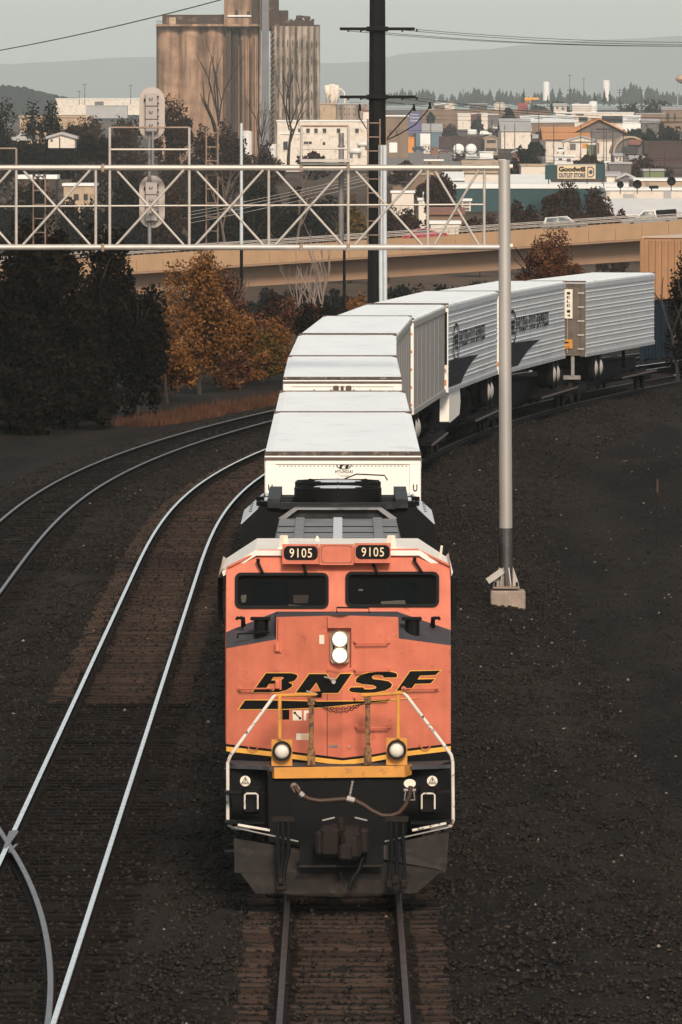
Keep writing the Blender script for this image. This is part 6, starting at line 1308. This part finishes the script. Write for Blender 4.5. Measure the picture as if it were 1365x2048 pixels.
for (x, yt, yb, d, a), nm in zip(UP, place): upole('dark utility pole, '+nm, x, yt, yb, d, a)
for lab, x, yt, yb, d in (('floodlight mast on the left skyline, tallest', 170, 167, 200, 4000), ('shorter floodlight mast left of the tallest', 159, 181, 200, 4000), ('floodlight mast right of the far warehouse', 262, 169, 198, 4000), ('tall double-tier light mast right of the left water tank', 1140, 149, 222, 4300), ('slim radio mast between the water tanks', 1168, 156, 206, 5000), ('lattice mast among the far conifers', 927, 178, 205, 5200)):
    t = upole(lab, x, yt, yb, d, 1, 'pole', 'light_mast', .10)
    if '1140' == str(x): b = MB(); b.box(-1.6, 1.6, -.2, .2, 11, 11.4); b.build('lower_tier', M['pole'], t)
for lab, x, y, d, c, kd, rz in (('white car at the left end of the lot row', 766, 309, 2650, (.7,.66,.62), 'sedan', 0), ('second white car in the lot row', 795, 310, 2640, (.7,.66,.62), 'sedan', .1), ('dark blue car in front of the blue shed', 838, 303, 2750, (.05,.06,.08), 'suv', .5), ('white car left of the dark red car', 866, 305, 2730, (.72,.68,.64), 'sedan', .4), ('dark red car left of the tankers', 889, 307, 2720, (.10,.015,.02), 'sedan', .2), ('white car on the road toward the orange roof', 1122, 307, 2180, (.75,.72,.70), 'suv', 1.5), ('white truck before the grey warehouse', 972, 271, 2950, (.7,.68,.65), 'suv', 0), ('silver car near the boxcars', 995, 259, 3050, (.6,.58,.55), 'suv', .3), ('grey car parked below the white house', 52, 285, 1300, (.4,.37,.35), 'sedan', .2), ('white car behind the tank cars', 1018, 262, 2990, (.7,.68,.65), 'suv', .2)):
    car(lab, x, y, d, c, kd, rz)
for i, (y0, y1, d) in enumerate(((205, 213, 2600), (209, 216, 2600), (214, 219, 2700), (226, 236, 2400), (233, 246, 2300), (258, 262, 2200), (300, 316, 1500), (312, 318, 1450))):
    wire(('first', 'second', 'third', 'fourth', 'fifth', 'sixth', 'seventh', 'eighth')[i]+' thin dark line strung over the town, counted from the top', sagline(W(700 if i < 6 else 900, y0, d), W(1420, y1, d), .6), .05*d/2300)
# paved lot and road sheets
def sheet(nm, pts, m, dz=.03):
    b = MB(); q = []
    for x, d in pts: X = (x-CX)/F*d; q.append((X, d, float(zground(X, d))+dz))
    b.add(q, [tuple(range(len(q)))]); return struct(b.build(nm, M[m]))
sheet('parking_lot', [(740, 2000), (960, 2000), (960, 2900), (740, 2900)], 'lot', .25); sheet('road', [(1085, 1750), (1180, 1750), (1150, 2240), (1085, 2240)], 'lot', .25)
# bushes in the town
random.seed(21)
for lab, x, d, yt, wp, m in (('round bush at the near edge of the lot', 805, 1500, 307, 62, 'maroon'), ('bush left of the road pole', 1052, 1700, 292, 60, 'dark'), ('dark tree beside the dome tents', 1015, 3300, 218, 34, 'dark'), ('dark bush below the maroon block', 955, 3400, 236, 26, 'dark'), ('dark round tree below the left water tank', 1120, 4200, 199, 40, 'dark'), ('dark shrub in front of the bluff', 862, 3500, 224, 16, 'dark'), ('reddish bush under the white panel sign', 1005, 1800, 308, 70, 'maroon'), ('low bush in front of the white mill', 625, 1500, 300, 80, 'maroon'), ('dark shrubbery right of the arched hut', 1330, 2050, 262, 110, 'dark'), ('dark shrubbery behind the arched hut', 1290, 2400, 250, 100, 'dark'), ('dark trees at the right skyline', 1320, 3600, 196, 110, 'dark'), ('dark trees left of the right skyline mass', 1262, 3700, 205, 60, 'dark'), ('maroon tree behind the transformer cans', 860, 1240, 352, 70, 'maroon'), ('dark scrub below the road at right', 1290, 1650, 312, 120, 'maroon'), ('dark scrub left of the scrub below the road', 1190, 1700, 312, 110, 'maroon'), ('dark tree mass right of the arched hut', 1345, 2300, 248, 80, 'dark'), ('dark tree below the white billboard', 1262, 2700, 246, 70, 'dark'), ('dark tree between the billboard and beige sheds', 1308, 2800, 242, 60, 'dark'), ('dark tree in front of the small white house at left', 60, 1190, 272, 90, 'dark'), ('dark bush below the small white house at left', 125, 1185, 297, 110, 'dark'), ('dark bush right of the small white house', 188, 1190, 262, 80, 'dark'), ('dark tree left of the white warehouse at the silos', 360, 1400, 232, 70, 'dark'), ('dark scrub beside the grey warehouse', 1075, 2000, 282, 50, 'dark'), ('dark scrub before the boxcars', 925, 2300, 303, 60, 'maroon'), ('brown scrub on the slope below the bluff, left part', 900, 3200, 244, 60, 'maroon'), ('brown scrub on the slope below the bluff, right part', 1000, 3150, 246, 70, 'maroon'), ('dark scrub between warehouse and orange wing', 1085, 2500, 262, 50, 'maroon'), ('dark low scrub above the white block left of the sign', 1020, 1560, 318, 70, 'maroon'), ('dark low scrub right of the road', 1180, 1800, 306, 80, 'maroon'), ('dark trees on the skyline beside the yellow sign', 1080, 4700, 204, 50, 'dark'), ('dark trees on the skyline right of the right tank', 1255, 4600, 200, 60, 'dark')):
    tree(lab, x, d, yt, wp, m, 1500, .5 if d < 2600 else .8, zg=W(x, yt+(60 if wp > 50 else 30), d).z, group='bushes in the town', low=-.15, ncl=24, lev=1)
# conifers that stand out, then the far wood as one mass
def conifer_mesh(n, X, D, Z, H, Wd):
    Vs = []; Fs = []; o = 0
    for i in range(n):
        L_ = 6
        for k in range(L_):
            z0 = Z[i]+H[i]*(.08+.15*k); r = Wd[i]*(1-k/L_*.9)*(.8+.4*random.random()); m = 7
            a0 = random.random()*6
            Vs.append((X[i], D[i], z0+H[i]*.26)); 
            for j in range(m): a = a0+6.283*j/m; rr = r*(.6+.6*random.random()); Vs.append((X[i]+rr*math.cos(a), D[i]+rr*math.sin(a), z0-H[i]*.03*random.random()))
            for j in range(m): Fs.append((o, o+1+j, o+1+(j+1) % m))
            o += m+1
    return np.array(Vs), np.array(Fs)
for i, (lab, x, yt, yb, d) in enumerate((('conifer left of the right water tank, in front of it', 1209, 178, 205, 4900), ('conifer right of the right water tank', 1220, 181, 205, 4900), ('tall conifer above the yellow sign', 1048, 178, 208, 4900), ('conifer below the left water tank', 1096, 190, 206, 4850), ('conifer between the light mast and right tank', 1190, 185, 208, 4900))):
    p = W(x, yb, d); t = thing('conifer', lab, 'tree', p, 0, 'conifers by the water tanks'); h = W(x, yt, d).z-p.z; V, Q = conifer_mesh(1, [0], [0], [0], [h], [h*.24]); npmesh('crown', V, Q, M['needle'], t); MB().tube([(0,0,-2),(0,0,h*.5)], .25, 6).build('trunk', M['barkdark'], t)
n = 420; xs_ = np.array([random.uniform(770, 1400) for _ in range(n)]); ds_ = np.array([random.uniform(7200, 8200) for _ in range(n)]); X_ = (xs_-CX)/F*ds_; yb_ = 208+rng.normal(0, 2, n); Z_ = np.array([W(x, y, d).z for x, y, d in zip(xs_, yb_, ds_)]); H_ = np.array([random.uniform(3, 11) for _ in range(n)])*(.9+.5*np.sin(xs_*.021)**2)*np.where(xs_ > 1230, 1.25, 1.); V, Q = conifer_mesh(n, X_, ds_, Z_, H_, H_*.42)
struct(npmesh('far_forest', V, Q, M['needle']), 'stuff')['label'] = 'far-off conifer wood along the skyline'
# ---- hills
def ridge(nm, pts, d, dep, m, zb=-5):
    P = [W(x, y, d) for x, y in pts]; b = MB(); n = len(P); vs = []
    for j, (f, dd) in enumerate(((0, -dep), (.55, -dep*.45), (1, 0), (0, dep))):
        for i, p in enumerate(P): vs.append((p.x*(1+dd/d*.2), d+dd, zb+(p.z-zb)*f*(1+ (rng.normal(0, .03) if 0 < f < 1 else 0))))
    fs = [(j*n+i, j*n+i+1, (j+1)*n+i+1, (j+1)*n+i) for j in range(3) for i in range(n-1)]
    b.add(vs, fs); return struct(b.build(nm, M[m], None, 60))
def jag(pts, step, amp):
    xs2 = np.arange(pts[0][0], pts[-1][0]+1, step); ys2 = np.interp(xs2, [p[0] for p in pts], [p[1] for p in pts]) + rng.normal(0, amp, len(xs2)); return list(zip(xs2, ys2))
ridge('hill', jag([(-900,150),(-200,165),(0,172),(40,172),(80,182),(110,190),(150,196),(200,206),(330,215)], 6, 1.2), 5200, 300, 'needle')
ridge('mountain', jag([(-4000,40),(-800,80),(0,130),(100,124),(300,112),(480,118),(640,128),(760,122),(800,108),(860,103),(960,100),(1060,88),(1200,80),(1365,72),(2200,40),(5000,60)], 60, .6), 28500, 3000, 'hazyhill', 0)
# ================================================================ haze
hz = MB(); hz.box(-14000, 14000, -60, 32600, -22, 460); ho = hz.build('haze', M['blackflat']); ho['kind'] = 'stuff'
hm = bpy.data.materials.new('haze'); hm.use_nodes = True; hm.node_tree.nodes.clear(); pv = hm.node_tree.nodes.new('ShaderNodeVolumePrincipled'); om = hm.node_tree.nodes.new('ShaderNodeOutputMaterial')
pv.inputs['Density'].default_value = .000058; pv.inputs['Color'].default_value = (.90,.96,.94,1); pv.inputs['Anisotropy'].default_value = .0; hm.node_tree.links.new(pv.outputs[0], om.inputs['Volume']); ho.data.materials.clear(); ho.data.materials.append(hm)
